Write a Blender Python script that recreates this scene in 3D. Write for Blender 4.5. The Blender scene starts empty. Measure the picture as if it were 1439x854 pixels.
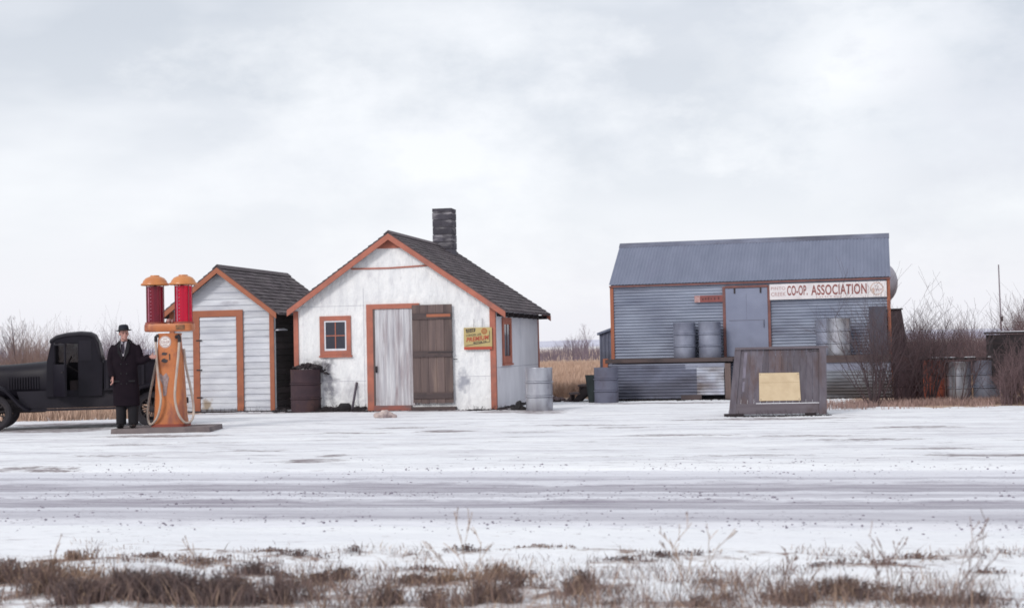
import bpy, math, random
from mathutils import Vector, Matrix, noise
R = math.radians
S = bpy.context.scene
COL = S.collection
rng = random.Random(7)

# ------------------------------------------------------------------ camera
FPX, CX, CY = 2000.0, 720.0, 427.0
ROLL = R(1.2); PITCH = math.atan(60 / 2000)
CAM = Vector((0, 0, 1.4))
MC = Matrix.Rotation(math.pi / 2 + PITCH, 3, 'X') @ Matrix.Rotation(-ROLL, 3, 'Z')
cd = bpy.data.cameras.new('camera'); cam = bpy.data.objects.new('camera', cd); COL.objects.link(cam)
cam.matrix_world = Matrix.Translation(CAM) @ MC.to_4x4()
cd.sensor_width = 36; cd.lens = 36 * FPX / 1439; cd.clip_end = 9000; cd.clip_start = .1
cd.dof.use_dof = True; cd.dof.focus_distance = 32; cd.dof.aperture_fstop = 2.6
S.camera = cam

def ray(px, py): return (MC @ Vector(((px - CX) / FPX, -(py - CY) / FPX, -1))).normalized()
def atY(px, py, Y):
    d = ray(px, py); return CAM + d * (Y / d.y)
def gnd(px, py, z=0.0):
    d = ray(px, py); return CAM + d * ((z - CAM.z) / d.z)
def FL(o, px, py, ly=0.0):
    m = Matrix.Translation(o[0]) @ Matrix.Rotation(o[1], 4, 'Z'); mi = m.inverted()
    c = mi @ CAM; d = mi.to_3x3() @ ray(px, py); return c + d * ((ly - c.y) / d.y)
def RECT(o, x0, y0, x1, y1, ly=0.0):
    xm, ym = (x0 + x1) / 2, (y0 + y1) / 2
    return FL(o, x0, ym, ly).x, FL(o, x1, ym, ly).x, FL(o, xm, y1, ly).z, FL(o, xm, y0, ly).z

# ------------------------------------------------------------------ materials
def nn(nt, t, **kw):
    n = nt.nodes.new(t)
    for k, v in kw.items():
        if k.startswith('i_'):
            n.inputs[k[2:].replace('_', ' ')].default_value = v
        else: setattr(n, k, v)
    return n
def mixc(nt, fac, a, b, mode='MIX'):
    m = nt.nodes.new('ShaderNodeMix'); m.data_type = 'RGBA'; m.blend_type = mode
    for s, v in ((0, fac), (6, a), (7, b)):
        if isinstance(v, bpy.types.NodeSocket): nt.links.new(v, m.inputs[s])
        elif s == 0: m.inputs[0].default_value = v
        else: m.inputs[s].default_value = (*v, 1) if len(v) == 3 else v
    return m.outputs[2]
def mrange(nt, v, a, b, c=0, d=1):
    m = nt.nodes.new('ShaderNodeMapRange'); nt.links.new(v, m.inputs[0])
    for i, x in enumerate((a, b, c, d)): m.inputs[i + 1].default_value = x
    return m.outputs[0]
def mth(nt, op, a, b=None):
    m = nt.nodes.new('ShaderNodeMath'); m.operation = op
    for i, v in enumerate((a, b)):
        if v is None: continue
        if isinstance(v, bpy.types.NodeSocket): nt.links.new(v, m.inputs[i])
        else: m.inputs[i].default_value = v
    return m.outputs[0]
def noi(nt, vec, scale, detail=5, rough=.55, st=(1, 1, 1)):
    mp = nn(nt, 'ShaderNodeMapping'); nt.links.new(vec, mp.inputs[0]); mp.inputs['Scale'].default_value = st
    n = nn(nt, 'ShaderNodeTexNoise'); nt.links.new(mp.outputs[0], n.inputs['Vector'])
    n.inputs['Scale'].default_value = scale; n.inputs['Detail'].default_value = detail; n.inputs['Roughness'].default_value = rough
    return n.outputs[0]
def tone(c):
    m = sum(c[:3]) / 3; k = .74 + .26 * max(0, min(1, (m - .22) / .38))
    q = 1 - max(0, min(1, (m - .3) / .25))
    return (c[0] * k, c[1] * k * (1 - .02 * q), min(1, c[2] * k * (1 + .06 * q)))
def pm(name, c1, c2=None, scale=3., rough=.75, metal=0., bump=0., st=(1, 1, 1), island=0., stain=None, stst=(1, 1, 1), spots=(), stamt=(.5, .68), bst=None, bscale=None, spec=.4):
    m = bpy.data.materials.new(name); m.use_nodes = True; nt = m.node_tree; b = nt.nodes['Principled BSDF']
    tc = nn(nt, 'ShaderNodeTexCoord').outputs['Object']
    c2 = c2 or tuple(x * .75 for x in c1)
    c1, c2 = tone(c1), tone(c2); stain = tone(stain) if stain else None
    n1 = noi(nt, tc, scale, st=st)
    col = mixc(nt, mrange(nt, n1, .32, .68), c1, c2)
    if stain:
        n2 = noi(nt, tc, scale * .45, 8, .65, stst)
        col = mixc(nt, mrange(nt, n2, *stamt), col, stain)
    for (x, z, rx, rz, c, s) in spots:
        mp = nn(nt, 'ShaderNodeMapping'); nt.links.new(tc, mp.inputs[0])
        mp.inputs['Scale'].default_value = (1 / rx, 0, 1 / rz); mp.inputs['Location'].default_value = (-x / rx, 0, -z / rz)
        l = nn(nt, 'ShaderNodeVectorMath', operation='LENGTH'); nt.links.new(mp.outputs[0], l.inputs[0])
        d = mth(nt, 'ADD', l.outputs['Value'], mrange(nt, noi(nt, tc, 6, 6), .3, .7, -.5, .5))
        col = mixc(nt, mrange(nt, d, .35, 1.1, s, 0), col, c)
    if island:
        g = nn(nt, 'ShaderNodeNewGeometry')
        hv = nn(nt, 'ShaderNodeHueSaturation'); nt.links.new(col, hv.inputs['Color'])
        nt.links.new(mrange(nt, g.outputs['Random Per Island'], 0, 1, 1 - island, 1 + island), hv.inputs['Value']); col = hv.outputs[0]
    nt.links.new(col, b.inputs['Base Color'])
    b.inputs['Roughness'].default_value = rough; b.inputs['Metallic'].default_value = metal
    b.inputs['Specular IOR Level'].default_value = spec
    if bump:
        bn = nn(nt, 'ShaderNodeBump'); bn.inputs['Strength'].default_value = 1; bn.inputs['Distance'].default_value = bump
        nt.links.new(noi(nt, tc, bscale or scale * 2.5, 6, .6, bst or st), bn.inputs['Height']); nt.links.new(bn.outputs[0], b.inputs['Normal'])
    return m

M = {}
M['orange'] = pm('orange_paint', (.54, .19, .12), (.44, .155, .10), 4, .7, stain=(.30, .14, .11), stamt=(.52, .75), bump=.002)
M['orange_dull'] = pm('faded_orange_paint', (.47, .17, .085), (.40, .14, .075), 4, .7, stain=(.2, .1, .06), stamt=(.58, .8))
M['coop_trim'] = pm('rust_orange_paint', (.30, .135, .11), (.20, .10, .09), 5, .8, stain=(.16, .09, .08))
M['shingle'] = pm('wood_shingle', (.145, .12, .12), (.10, .085, .09), 3, .9, island=.28, bump=.006, st=(1, 3, 1), stain=(.17, .15, .145))
M['clapboard'] = pm('white_clapboard', (.62, .64, .68), (.47, .49, .54), 2.2, .75, st=(.6, 1, 3), island=.07, stain=(.30, .29, .31), stst=(1, 1, 5), stamt=(.6, .82), bump=.003, spots=((.93, .18, .16, .15, (.25, .17, .09), .8),))
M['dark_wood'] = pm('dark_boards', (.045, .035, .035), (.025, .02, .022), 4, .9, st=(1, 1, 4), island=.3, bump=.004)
M['grey_wood'] = pm('weathered_grey_planks', (.115, .10, .115), (.17, .155, .17), 3, .85, st=(5, 5, .35), island=.22, stain=(.115, .075, .065), stst=(3, 3, .25), bump=.004)
M['grey_wood_h'] = pm('weathered_grey_rail', (.13, .11, .12), (.17, .15, .16), 3, .85, st=(.4, 5, 5), island=.15, stain=(.10, .075, .075), bump=.004)
M['brown_wood'] = pm('brown_planks', (.19, .14, .12), (.13, .098, .09), 3, .85, st=(5, 5, .35), island=.2, stain=(.30, .22, .17), stst=(4, 4, .3), bump=.004, stamt=(.55, .75))
M['brown_wood_h'] = pm('brown_beam', (.13, .095, .085), (.09, .07, .068), 3, .85, st=(.4, 5, 5), island=.15, stain=(.06, .05, .05), bump=.004)
M['galv'] = pm('galvanised_sheet', (.36, .405, .48), (.24, .275, .34), 1.4, .55, .2, st=(.5, 1, 2.5), stain=(.17, .18, .23), stst=(.5, 1, 2.5), stamt=(.5, .75), island=.08)
M['galv_roof'] = pm('galvanised_roofing', (.225, .255, .325), (.19, .22, .285), 1.1, .6, .12, st=(2.5, 1, .5), stain=(.19, .21, .28), stst=(4, 1, .4), stamt=(.58, .8))
M['galv_skirt'] = pm('aged_corrugated_sheet', (.25, .275, .34), (.165, .18, .23), 1.6, .6, .25, stain=(.10, .10, .12), stst=(.6, 1, 2), stamt=(.48, .7))
M['galv_new'] = pm('bright_corrugated_sheet', (.50, .53, .60), (.38, .40, .47), 2, .5, .3, stain=(.20, .17, .16), stst=(.7, 1, 1.5))
M['galv_green'] = pm('stained_corrugated_sheet', (.36, .39, .42), (.24, .26, .28), 1.2, .6, .2, stain=(.10, .09, .085), stst=(.4, 1, 2.5), stamt=(.46, .62))
M['metal_door'] = pm('flat_sheet_door', (.28, .315, .40), (.23, .26, .34), 1.2, .55, .2, stain=(.17, .19, .24), stamt=(.55, .75))
M['silver'] = pm('silver_drum', (.54, .555, .60), (.36, .37, .41), 2.0, .34, .65, stain=(.22, .215, .24), stamt=(.56, .70), bump=.003, st=(2, 2, .7), stst=(3, 3, 1))
M['grey_drum'] = pm('grey_blue_drum', (.34, .37, .44), (.23, .25, .31), 2.5, .5, .35, stain=(.10, .095, .11), stamt=(.55, .75))
M['grey_drum2'] = pm('dull_blue_drum', (.20, .215, .27), (.155, .16, .21), 3, .7, .1, stain=(.11, .10, .12))
M['rust_drum'] = pm('rusty_drum', (.085, .05, .055), (.055, .035, .042), 4, .9, stain=(.12, .065, .055))
M['green_drum'] = pm('dark_green_drum', (.035, .05, .048), (.025, .034, .035), 4, .8)
M['rust_red'] = pm('rust_red_drum', (.62, .18, .10), (.42, .12, .08), 3, .85, stain=(.07, .035, .035))
M['black_paint'] = pm('black_truck_paint', (.010, .008, .0145), (.014, .012, .019), 2, .5, stain=(.024, .02, .028), stamt=(.5, .8), spec=.22)
M['black_paint_dull'] = pm('dusty_black_paint', (.022, .019, .028), (.016, .014, .021), 2, .6, spec=.25, stain=(.04, .036, .042))
M['cab_top'] = pm('black_fabric_roof', (.022, .019, .026), (.016, .014, .020), 5, .7, spec=.3, bump=.003)
M['rubber'] = pm('tyre_rubber', (.035, .033, .037), (.05, .045, .05), 5, .9)
M['wheel'] = pm('dark_wheel', (.03, .027, .03), (.05, .04, .04), 5, .7)
M['seat'] = pm('worn_seat_cloth', (.05, .035, .035), (.03, .022, .024), 6, .9)
M['pump_orange'] = pm('pump_orange_enamel', (.66, .235, .075), (.54, .175, .06), 3, .42, stain=(.36, .12, .08), stamt=(.5, .66), stst=(2.5, 2.5, 1.2))
M['pump_red'] = pm('pump_red_trim', (.42, .09, .05), (.30, .07, .05), 5, .5)
M['cap_orange'] = pm('pump_cap_enamel', (.68, .28, .085), (.58, .21, .07), 3, .35, stain=(.45, .13, .06), stamt=(.62, .8))
M['hose'] = pm('cream_hose', (.58, .49, .40), (.42, .34, .29), 8, .7, st=(1, 1, .5))
M['hose_dark'] = pm('grey_hose', (.25, .21, .19), (.17, .14, .13), 8, .75)
M['dark_metal'] = pm('dark_iron', (.035, .03, .035), (.06, .05, .05), 8, .6, .3)
M['concrete'] = pm('concrete_slab', (.26, .22, .20), (.18, .155, .15), 3, .9, stain=(.11, .09, .09), bump=.006)
M['white_decal'] = pm('white_enamel', (.78, .74, .70), (.66, .60, .58), 12, .5)
M['decal_mark'] = pm('faded_red_lettering', (.45, .22, .20), (.35, .2, .2), 12, .6)
M['dark_mark'] = pm('dark_lettering', (.05, .045, .05), (.08, .07, .07), 12, .7)
M['worn_grey'] = pm('bare_grey_paint_patch', (.42, .34, .33), (.30, .2, .17), 20, .8)
M['white_paint'] = pm('white_sash_paint', (.68, .69, .74), (.56, .57, .62), 8, .6)
M['sign_white'] = pm('white_sign_board', (.74, .71, .72), (.64, .61, .63), 2, .65, stain=(.50, .44, .44), stamt=(.55, .8))
M['sign_red'] = pm('faded_red_sign_lettering', (.36, .12, .10), (.30, .12, .105), 20, .7, stain=(.42, .24, .21), stamt=(.5, .8))
M['sign_red_pale'] = pm('worn_pale_lettering', (.42, .22, .20), (.54, .38, .36), 14, .7)
M['sign_orange_pale'] = pm('worn_orange_emblem', (.58, .38, .28), (.62, .48, .42), 14, .7)
M['yellow'] = pm('yellow_tin_sign', (.55, .44, .18), (.48, .38, .16), 4, .5, stain=(.40, .27, .10), stamt=(.6, .85))
M['yellow_red'] = pm('red_sign_enamel', (.55, .085, .04), (.45, .09, .05), 8, .5)
M['tan_poster'] = pm('tan_poster_paper', (.62, .50, .33), (.55, .43, .27), 5, .85, stain=(.48, .27, .15), stamt=(.6, .8), bump=.002)
M['red_board'] = pm('rusty_red_board', (.36, .12, .10), (.26, .10, .09), 4, .8, st=(.5, 1, 3), stain=(.45, .28, .25), stamt=(.58, .7))
M['brick'] = pm('dark_chimney_block', (.115, .11, .125), (.07, .066, .078), 4, .9, island=.3, stain=(.34, .33, .33), stst=(.6, .6, 3.0), stamt=(.52, .64), bump=.006)
M['mortar'] = pm('pale_mortar', (.26, .25, .25), (.13, .125, .13), 5, .95)
M['glass_dark'] = pm('window_glass', (.018, .022, .04), (.03, .035, .055), 2, .12, spec=.6)
M['snow_lump'] = pm('dirty_snow_lump', (.60, .50, .46), (.32, .25, .24), 9, .9, bump=.02)
M['dirt'] = pm('dark_soil', (.055, .045, .045), (.035, .028, .03), 12, .95, bump=.01)
M['coal'] = pm('charred_block', (.02, .02, .022), (.035, .03, .03), 9, .8)
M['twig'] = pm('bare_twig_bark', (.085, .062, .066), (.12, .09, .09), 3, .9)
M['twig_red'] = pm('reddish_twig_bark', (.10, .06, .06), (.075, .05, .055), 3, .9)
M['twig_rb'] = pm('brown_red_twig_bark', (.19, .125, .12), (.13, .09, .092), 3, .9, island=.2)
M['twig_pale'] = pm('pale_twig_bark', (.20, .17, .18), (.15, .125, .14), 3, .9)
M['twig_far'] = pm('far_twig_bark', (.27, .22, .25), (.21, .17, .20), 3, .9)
M['straw'] = pm('dry_straw', (.58, .42, .31), (.47, .325, .24), 2, .9, island=.25)
M['grass_pink'] = pm('reddish_dry_grass', (.44, .31, .25), (.32, .22, .19), 2, .9, island=.3)
M['weed_brown'] = pm('brown_weed', (.31, .215, .17), (.21, .15, .13), 4, .9, island=.35)
M['weed_dark'] = pm('dark_weed', (.19, .14, .125), (.13, .10, .095), 4, .9, island=.3)
M['weed_tan'] = pm('tan_weed', (.46, .33, .22), (.36, .25, .18), 4, .9, island=.25)
M['skin'] = pm('skin', (.55, .30, .24), (.48, .25, .2), 8, .6)
M['coat'] = pm('dark_wool_coat', (.019, .0125, .017), (.013, .009, .013), 6, .95, bump=.004, spec=.1)
M['trousers'] = pm('dark_trousers', (.012, .011, .014), (.017, .015, .018), 6, .95)
M['hat'] = pm('dark_felt_hat', (.012, .014, .022), (.018, .02, .03), 6, .9)
M['hatband'] = pm('black_ribbon', (.008, .008, .01), (.01, .01, .012), 6, .6)
M['shirt'] = pm('pale_scarf_cloth', (.42, .40, .41), (.30, .28, .30), 9, .9)
M['tie'] = pm('dark_tie', (.06, .05, .07), (.04, .035, .05), 9, .8)
M['shoe'] = pm('black_shoe_leather', (.012, .011, .012), (.02, .018, .018), 9, .35)
M['hair'] = pm('dark_hair', (.03, .022, .018), (.02, .015, .012), 20, .7)
M['pole'] = pm('grey_pole_timber', (.30, .27, .30), (.22, .20, .22), 3, .9, st=(4, 4, .4))
M['tank'] = pm('silver_tank_steel', (.46, .45, .48), (.38, .37, .41), 1.5, .5, .35, stain=(.3, .28, .3))

# house wall: white-painted tarred paper, wrinkled
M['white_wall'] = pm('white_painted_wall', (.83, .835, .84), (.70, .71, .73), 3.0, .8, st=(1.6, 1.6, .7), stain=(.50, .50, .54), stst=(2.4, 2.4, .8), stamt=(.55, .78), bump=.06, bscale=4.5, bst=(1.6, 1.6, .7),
                     spots=((.80, .68, .20, .62, (.13, .13, .16), .85), (4.0, .66, .17, .26, (.22, .23, .29), .75), (.55, 1.0, .35, .22, (.12, .11, .12), .7), (3.75, .3, .1, .3, (.35, .35, .4), .5), (1.35, .45, .35, .30, (.45, .44, .47), .5)))
M['side_wall'] = pm('shaded_white_wall', (.70, .70, .75), (.60, .60, .65), 1.4, .8, st=(1, 1.6, .7), stain=(.36, .37, .43), stst=(1, 2, .8), stamt=(.56, .8), bump=.015, bscale=3)  # white wall on the side away from the sun, its shade mixed into the colour
M['tin_door'] = pm('white_corrugated_door', (.64, .645, .67), (.40, .39, .41), 2.6, .6, .15, st=(7, 1, .35), stain=(.33, .27, .27), stst=(4, 1, .4), stamt=(.48, .68),
                   spots=((1.30, .92, .10, .12, (.05, .045, .05), .8), (1.6, .25, .5, .12, (.25, .2, .2), .5)))

def glass_red(name, c, pipe):
    m = bpy.data.materials.new(name); m.use_nodes = True; nt = m.node_tree
    for n in list(nt.nodes): nt.nodes.remove(n)
    out = nn(nt, 'ShaderNodeOutputMaterial'); tr = nn(nt, 'ShaderNodeBsdfTransparent'); tr.inputs[0].default_value = (*c, 1)
    di = nn(nt, 'ShaderNodeBsdfPrincipled'); di.inputs['Base Color'].default_value = (*pipe, 1); di.inputs['Roughness'].default_value = .15
    mx = nn(nt, 'ShaderNodeMixShader'); mx.inputs[0].default_value = .55
    nt.links.new(tr.outputs[0], mx.inputs[1]); nt.links.new(di.outputs[0], mx.inputs[2]); nt.links.new(mx.outputs[0], out.inputs[0])
    return m
M['fuel_bright'] = glass_red('bright_red_fuel', (.8, .06, .12), (.75, .010, .06))
M['fuel_dark'] = glass_red('dark_red_fuel', (.45, .06, .09), (.24, .02, .045))
M['fuel_shade'] = pm('dark_measure_column', (.06, .01, .025), (.04, .01, .02), 4, .4)

# ------------------------------------------------------------------ mesh builder
class MB:
    def __init__(s): s.v = []; s.f = []
    def raw(s, vs, fs):
        n = len(s.v); s.v += [tuple(v) for v in vs]; s.f += [tuple(i + n for i in f) for f in fs]; return s
    def box(s, x0, x1, y0, y1, z0, z1, m=None):
        vs = [Vector((x, y, z)) for z in (z0, z1) for y in (y0, y1) for x in (x0, x1)]
        if m: vs = [m @ v for v in vs]
        return s.raw(vs, [(0, 2, 3, 1), (4, 5, 7, 6), (0, 1, 5, 4), (2, 6, 7, 3), (0, 4, 6, 2), (1, 3, 7, 5)])
    def prism(s, poly, y0, y1):      # poly in xz, extruded along y
        n = len(poly); vs = [(x, y0, z) for x, z in poly] + [(x, y1, z) for x, z in poly]
        fs = [tuple(range(n)), tuple(range(2 * n - 1, n - 1, -1))] + [(i, i + n, (i + 1) % n + n, (i + 1) % n) for i in range(n)]
        return s.raw(vs, fs)
    def prismx(s, poly, x0, x1):     # poly in yz, extruded along x
        n = len(poly); vs = [(x0, y, z) for y, z in poly] + [(x1, y, z) for y, z in poly]
        fs = [tuple(range(n)), tuple(range(2 * n - 1, n - 1, -1))] + [(i, i + n, (i + 1) % n + n, (i + 1) % n) for i in range(n)]
        return s.raw(vs, fs)
    def bar(s, a, b, w, d, up=Vector((0, 0, 1))):   # rectangular bar from a to b
        a = Vector(a); b = Vector(b); t = (b - a).normalized(); sd = t.cross(up)
        if sd.length < 1e-4: sd = t.cross(Vector((0, 1, 0)))
        sd.normalize(); u = sd.cross(t)
        vs = []
        for p in (a, b):
            for (i, j) in ((-1, -1), (1, -1), (1, 1), (-1, 1)): vs.append(p + sd * (i * w / 2) + u * (j * d / 2))
        return s.raw(vs, [(0, 1, 2, 3), (7, 6, 5, 4), (0, 4, 5, 1), (1, 5, 6, 2), (2, 6, 7, 3), (3, 7, 4, 0)])
    def tube(s, pts, rad, n=8, cap=True):
        pts = [Vector(p) for p in pts]; k = len(pts)
        if not hasattr(rad, '__len__'): rad = [rad] * k
        vs = []; prev = None
        for i, p in enumerate(pts):
            t = (pts[min(i + 1, k - 1)] - pts[max(i - 1, 0)]).normalized()
            if prev is None:
                a = t.orthogonal().normalized()
            else:
                a = (prev - t * prev.dot(t)); a = a.normalized() if a.length > 1e-6 else t.orthogonal().normalized()
            prev = a; b = t.cross(a)
            for j in range(n):
                an = 2 * math.pi * j / n; vs.append(p + (a * math.cos(an) + b * math.sin(an)) * rad[i])
        fs = [(i * n + j, i * n + (j + 1) % n, (i + 1) * n + (j + 1) % n, (i + 1) * n + j) for i in range(k - 1) for j in range(n)]
        if cap: fs += [tuple(range(n - 1, -1, -1)), tuple(range((k - 1) * n, k * n))]
        return s.raw(vs, fs)
    def lathe(s, prof, c=(0, 0, 0), n=28, m=None, sx=1, sy=1):
        vs = []
        for r, z in prof:
            for j in range(n):
                a = 2 * math.pi * j / n; v = Vector((c[0] + r * sx * math.cos(a), c[1] + r * sy * math.sin(a), c[2] + z))
                vs.append(m @ v if m else v)
        fs = [(i * n + j, i * n + (j + 1) % n, (i + 1) * n + (j + 1) % n, (i + 1) * n + j) for i in range(len(prof) - 1) for j in range(n)]
        return s.raw(vs, fs)
    def ell(s, c, r, n=16, k=10, m=None):
        vs = []
        for i in range(k + 1):
            t = math.pi * i / k
            for j in range(n):
                a = 2 * math.pi * j / n
                v = Vector((r[0] * math.sin(t) * math.cos(a), r[1] * math.sin(t) * math.sin(a), -r[2] * math.cos(t)))
                if m: v = m @ v
                vs.append(v + Vector(c))
        fs = [(i * n + j, i * n + (j + 1) % n, (i + 1) * n + (j + 1) % n, (i + 1) * n + j) for i in range(k) for j in range(n)]
        return s.raw(vs, fs)
    def loft(s, rings, n=20, p=2.0):   # rings: (cx,cy,cz,rx,ry)
        vs = []
        for (cx, cy, cz, rx, ry) in rings:
            for j in range(n):
                a = 2 * math.pi * j / n; c, q = math.cos(a), math.sin(a)
                vs.append((cx + rx * math.copysign(abs(c) ** (2 / p), c), cy + ry * math.copysign(abs(q) ** (2 / p), q), cz))
        k = len(rings)
        fs = [(i * n + j, i * n + (j + 1) % n, (i + 1) * n + (j + 1) % n, (i + 1) * n + j) for i in range(k - 1) for j in range(n)]
        fs += [tuple(range(n - 1, -1, -1)), tuple(range((k - 1) * n, k * n))]
        return s.raw(vs, fs)
    def mesh(s, name):
        me = bpy.data.meshes.new(name); me.from_pydata(s.v, [], s.f); me.validate(); return me
    def build(s, name, mat, parent=None, smooth=False, loc=None, rz=0):
        me = s.mesh(name); me.materials.append(M[mat] if isinstance(mat, str) else mat)
        o = bpy.data.objects.new(name, me); COL.objects.link(o)
        if parent: o.parent = parent
        if loc is not None: o.location = loc
        o.rotation_euler.z = rz
        if smooth:
            me.polygons.foreach_set('use_smooth', [True] * len(me.polygons))
            try: me.set_sharp_from_angle(angle=R(28))
            except Exception: pass
        return o

def tag(o, label=None, cat=None, group=None, kind=None):
    if label: o['label'] = label
    if cat: o['category'] = cat
    if group: o['group'] = group
    if kind: o['kind'] = kind
    return o
def thing(name, label, cat, loc=(0, 0, 0), rz=0., group=None):
    o = bpy.data.objects.new(name, None); COL.objects.link(o); o.location = loc; o.rotation_euler = (0, 0, rz)
    o.empty_display_size = .2
    return tag(o, label, cat, group)
def dup(root, loc, rz=0., label=None, scale=None, group=None):
    kids = [c for c in bpy.data.objects if c.parent == root]
    r = root.copy(); COL.objects.link(r); r.location = loc; r.rotation_euler = (0, 0, rz)
    if label: r['label'] = label
    if group: r['group'] = group
    if scale: r.scale = scale
    for ch in kids:
        c = ch.copy(); COL.objects.link(c); c.parent = r
        for g in [q for q in bpy.data.objects if q.parent == ch]:
            d = g.copy(); COL.objects.link(d); d.parent = c
    return r
def remesh(mb, name, mat, parent, vox, smooth_it=2):
    me = mb.mesh(name + '_src'); o = bpy.data.objects.new(name + '_src', me); COL.objects.link(o)
    r = o.modifiers.new('r', 'REMESH'); r.mode = 'VOXEL'; r.voxel_size = vox
    sm = o.modifiers.new('s', 'SMOOTH'); sm.iterations = smooth_it; sm.factor = .5
    dg = bpy.context.evaluated_depsgraph_get(); dg.update()
    m2 = bpy.data.meshes.new_from_object(o.evaluated_get(dg)); m2.name = name
    bpy.data.objects.remove(o); bpy.data.meshes.remove(me)
    m2.materials.clear(); m2.materials.append(M[mat]); m2.polygons.foreach_set('use_smooth', [True] * len(m2.polygons))
    q = bpy.data.objects.new(name, m2); COL.objects.link(q); q.parent = parent; return q

def text(s, x0, x1, z0, z1, y, mat, parent, name='lettering', bold=.0, rot=0., shear=0.):
    """lettering in the xz plane facing -y, fitted to a rectangle"""
    cu = bpy.data.curves.new('t', 'FONT'); cu.body = s; cu.offset = bold; cu.extrude = .02; cu.shear = shear; cu.space_character = 1.08
    o = bpy.data.objects.new('t', cu); COL.objects.link(o)
    dg = bpy.context.evaluated_depsgraph_get(); dg.update()
    me = bpy.data.meshes.new_from_object(o.evaluated_get(dg)); bpy.data.objects.remove(o); bpy.data.curves.remove(cu)
    xs = [v.co.x for v in me.vertices]; ys = [v.co.y for v in me.vertices]
    ax, bx, ay, by = min(xs), max(xs), min(ys), max(ys)
    cx, cz = (x0 + x1) / 2, (z0 + z1) / 2; c, q = math.cos(rot), math.sin(rot)
    for v in me.vertices:
        u = x0 + (v.co.x - ax) / (bx - ax) * (x1 - x0) - cx; w = z0 + (v.co.y - ay) / (by - ay) * (z1 - z0) - cz
        v.co = (cx + u * c - w * q, y - v.co.z * .1, cz + u * q + w * c)
    me.name = name; me.materials.clear(); me.materials.append(M[mat])
    o = bpy.data.objects.new(name, me); COL.objects.link(o); o.parent = parent; return o

def corr(mb, o, du, dv, dn, L, H, pitch=.076, amp=.010, nu=1):
    """corrugated sheet: ribs run along du (length L), waves across dv (length H)"""
    o, du, dv, dn = map(Vector, (o, du, dv, dn)); n = max(2, int(H / pitch * 8)); vs = []
    for i in range(n + 1):
        t = H * i / n; a = amp * math.sin(2 * math.pi * t / pitch)
        for j in range(nu + 1):
            vs.append(o + dv * t + dn * a + du * (L * j / nu))
    fs = [(i * (nu + 1) + j, i * (nu + 1) + j + 1, (i + 1) * (nu + 1) + j + 1, (i + 1) * (nu + 1) + j) for i in range(n) for j in range(nu)]
    mb.raw(vs, fs); return mb

# ------------------------------------------------------------------ ground frame: u along the road, v away from the camera
TH = R(-12)
cT, sT = math.cos(TH), math.sin(TH)
def uv(x, y): return (x * cT + y * sT, -x * sT + y * cT)
def xy(u, v): return (u * cT - v * sT, u * sT + v * cT)
def fb(x, y, s, o=3):
    return noise.fractal(Vector((x * s, y * s, 3.7)), 1.0, 2.0, o)
def sst(a, b, x):
    t = max(0, min(1, (x - a) / (b - a))); return t * t * (3 - 2 * t)
VR0, VR1 = 10.75, 16.1          # the road, in v
# bare patches by the roadside: (px, py, half-width m, half-depth m, height, sort)
CL = [(45,788,.30,.10,.07,2),(100,790,.30,.10,.07,3),(150,786,.25,.08,.06,2),(215,784,.30,.07,.04,2),(10,822,.28,.14,.15,2),(75,815,.26,.12,.13,3),(150,818,.26,.12,.13,3),(20,850,.25,.12,.16,2),
 (200,845,.26,.14,.19,1),(255,848,.26,.14,.20,1),(290,815,.16,.12,.14,1),(305,850,.26,.12,.17,1),(340,790,.30,.08,.05,2),(285,795,.22,.08,.05,2),(130,850,.3,.12,.14,2),
 (420,781,.26,.07,.05,1),(400,820,.22,.14,.10,2),(450,838,.24,.14,.12,2),(395,850,.26,.12,.16,1),(500,775,.14,.05,.04,1),(480,812,.16,.07,.08,2),(360,805,.22,.10,.08,1),
 (550,848,.26,.12,.12,2),(610,850,.26,.12,.12,2),(665,842,.20,.14,.19,3),(690,848,.24,.14,.18,2),(740,850,.26,.12,.14,2),(655,774,.22,.05,.04,1),(760,772,.3,.04,.02,2),(790,838,.24,.12,.10,2),(818,830,.11,.10,.09,1),
 (860,775,.25,.03,.02,2),(880,792,.24,.06,.035,1),(930,788,.26,.06,.04,1),(990,786,.26,.05,.035,1),(1040,780,.2,.04,.02,2),(880,826,.14,.06,.04,1),(1110,783,.2,.03,.02,2),(1150,802,.20,.05,.03,1),(1185,797,.14,.04,.03,1),
 (1000,822,.2,.06,.03,2),(1180,842,.28,.12,.11,2),(1130,850,.2,.1,.09,2),(1240,800,.2,.05,.03,2),(1290,792,.22,.05,.03,2),(1240,828,.15,.06,.05,1),(1300,848,.25,.08,.06,2),(1340,788,.24,.04,.03,2),(1400,784,.22,.04,.03,2),
 (1405,836,.14,.07,.07,1),(1375,850,.2,.07,.07,1),(1390,806,.2,.04,.03,2),(960,850,.25,.08,.06,2),(1050,846,.25,.08,.06,2),(880,850,.25,.08,.05,2),
 (60,835,.30,.16,.14,2),(170,832,.26,.14,.14,1),(230,826,.24,.12,.12,2),(110,850,.3,.12,.15,1),(330,832,.2,.14,.12,2),(440,815,.24,.10,.07,2),(520,832,.24,.12,.09,2),(580,822,.22,.10,.07,2),(640,822,.2,.12,.10,3),(700,815,.2,.10,.10,3),(730,830,.2,.12,.12,2),(300,772,.3,.05,.03,2),(600,800,.3,.05,.03,2),(380,775,.26,.05,.03,2),(560,778,.3,.04,.03,2)]
CLW = []
for (px, py, a, b, h, k) in CL:
    p = gnd(px, py); CLW.append((*uv(p.x, p.y), a, b, h, k))
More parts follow.
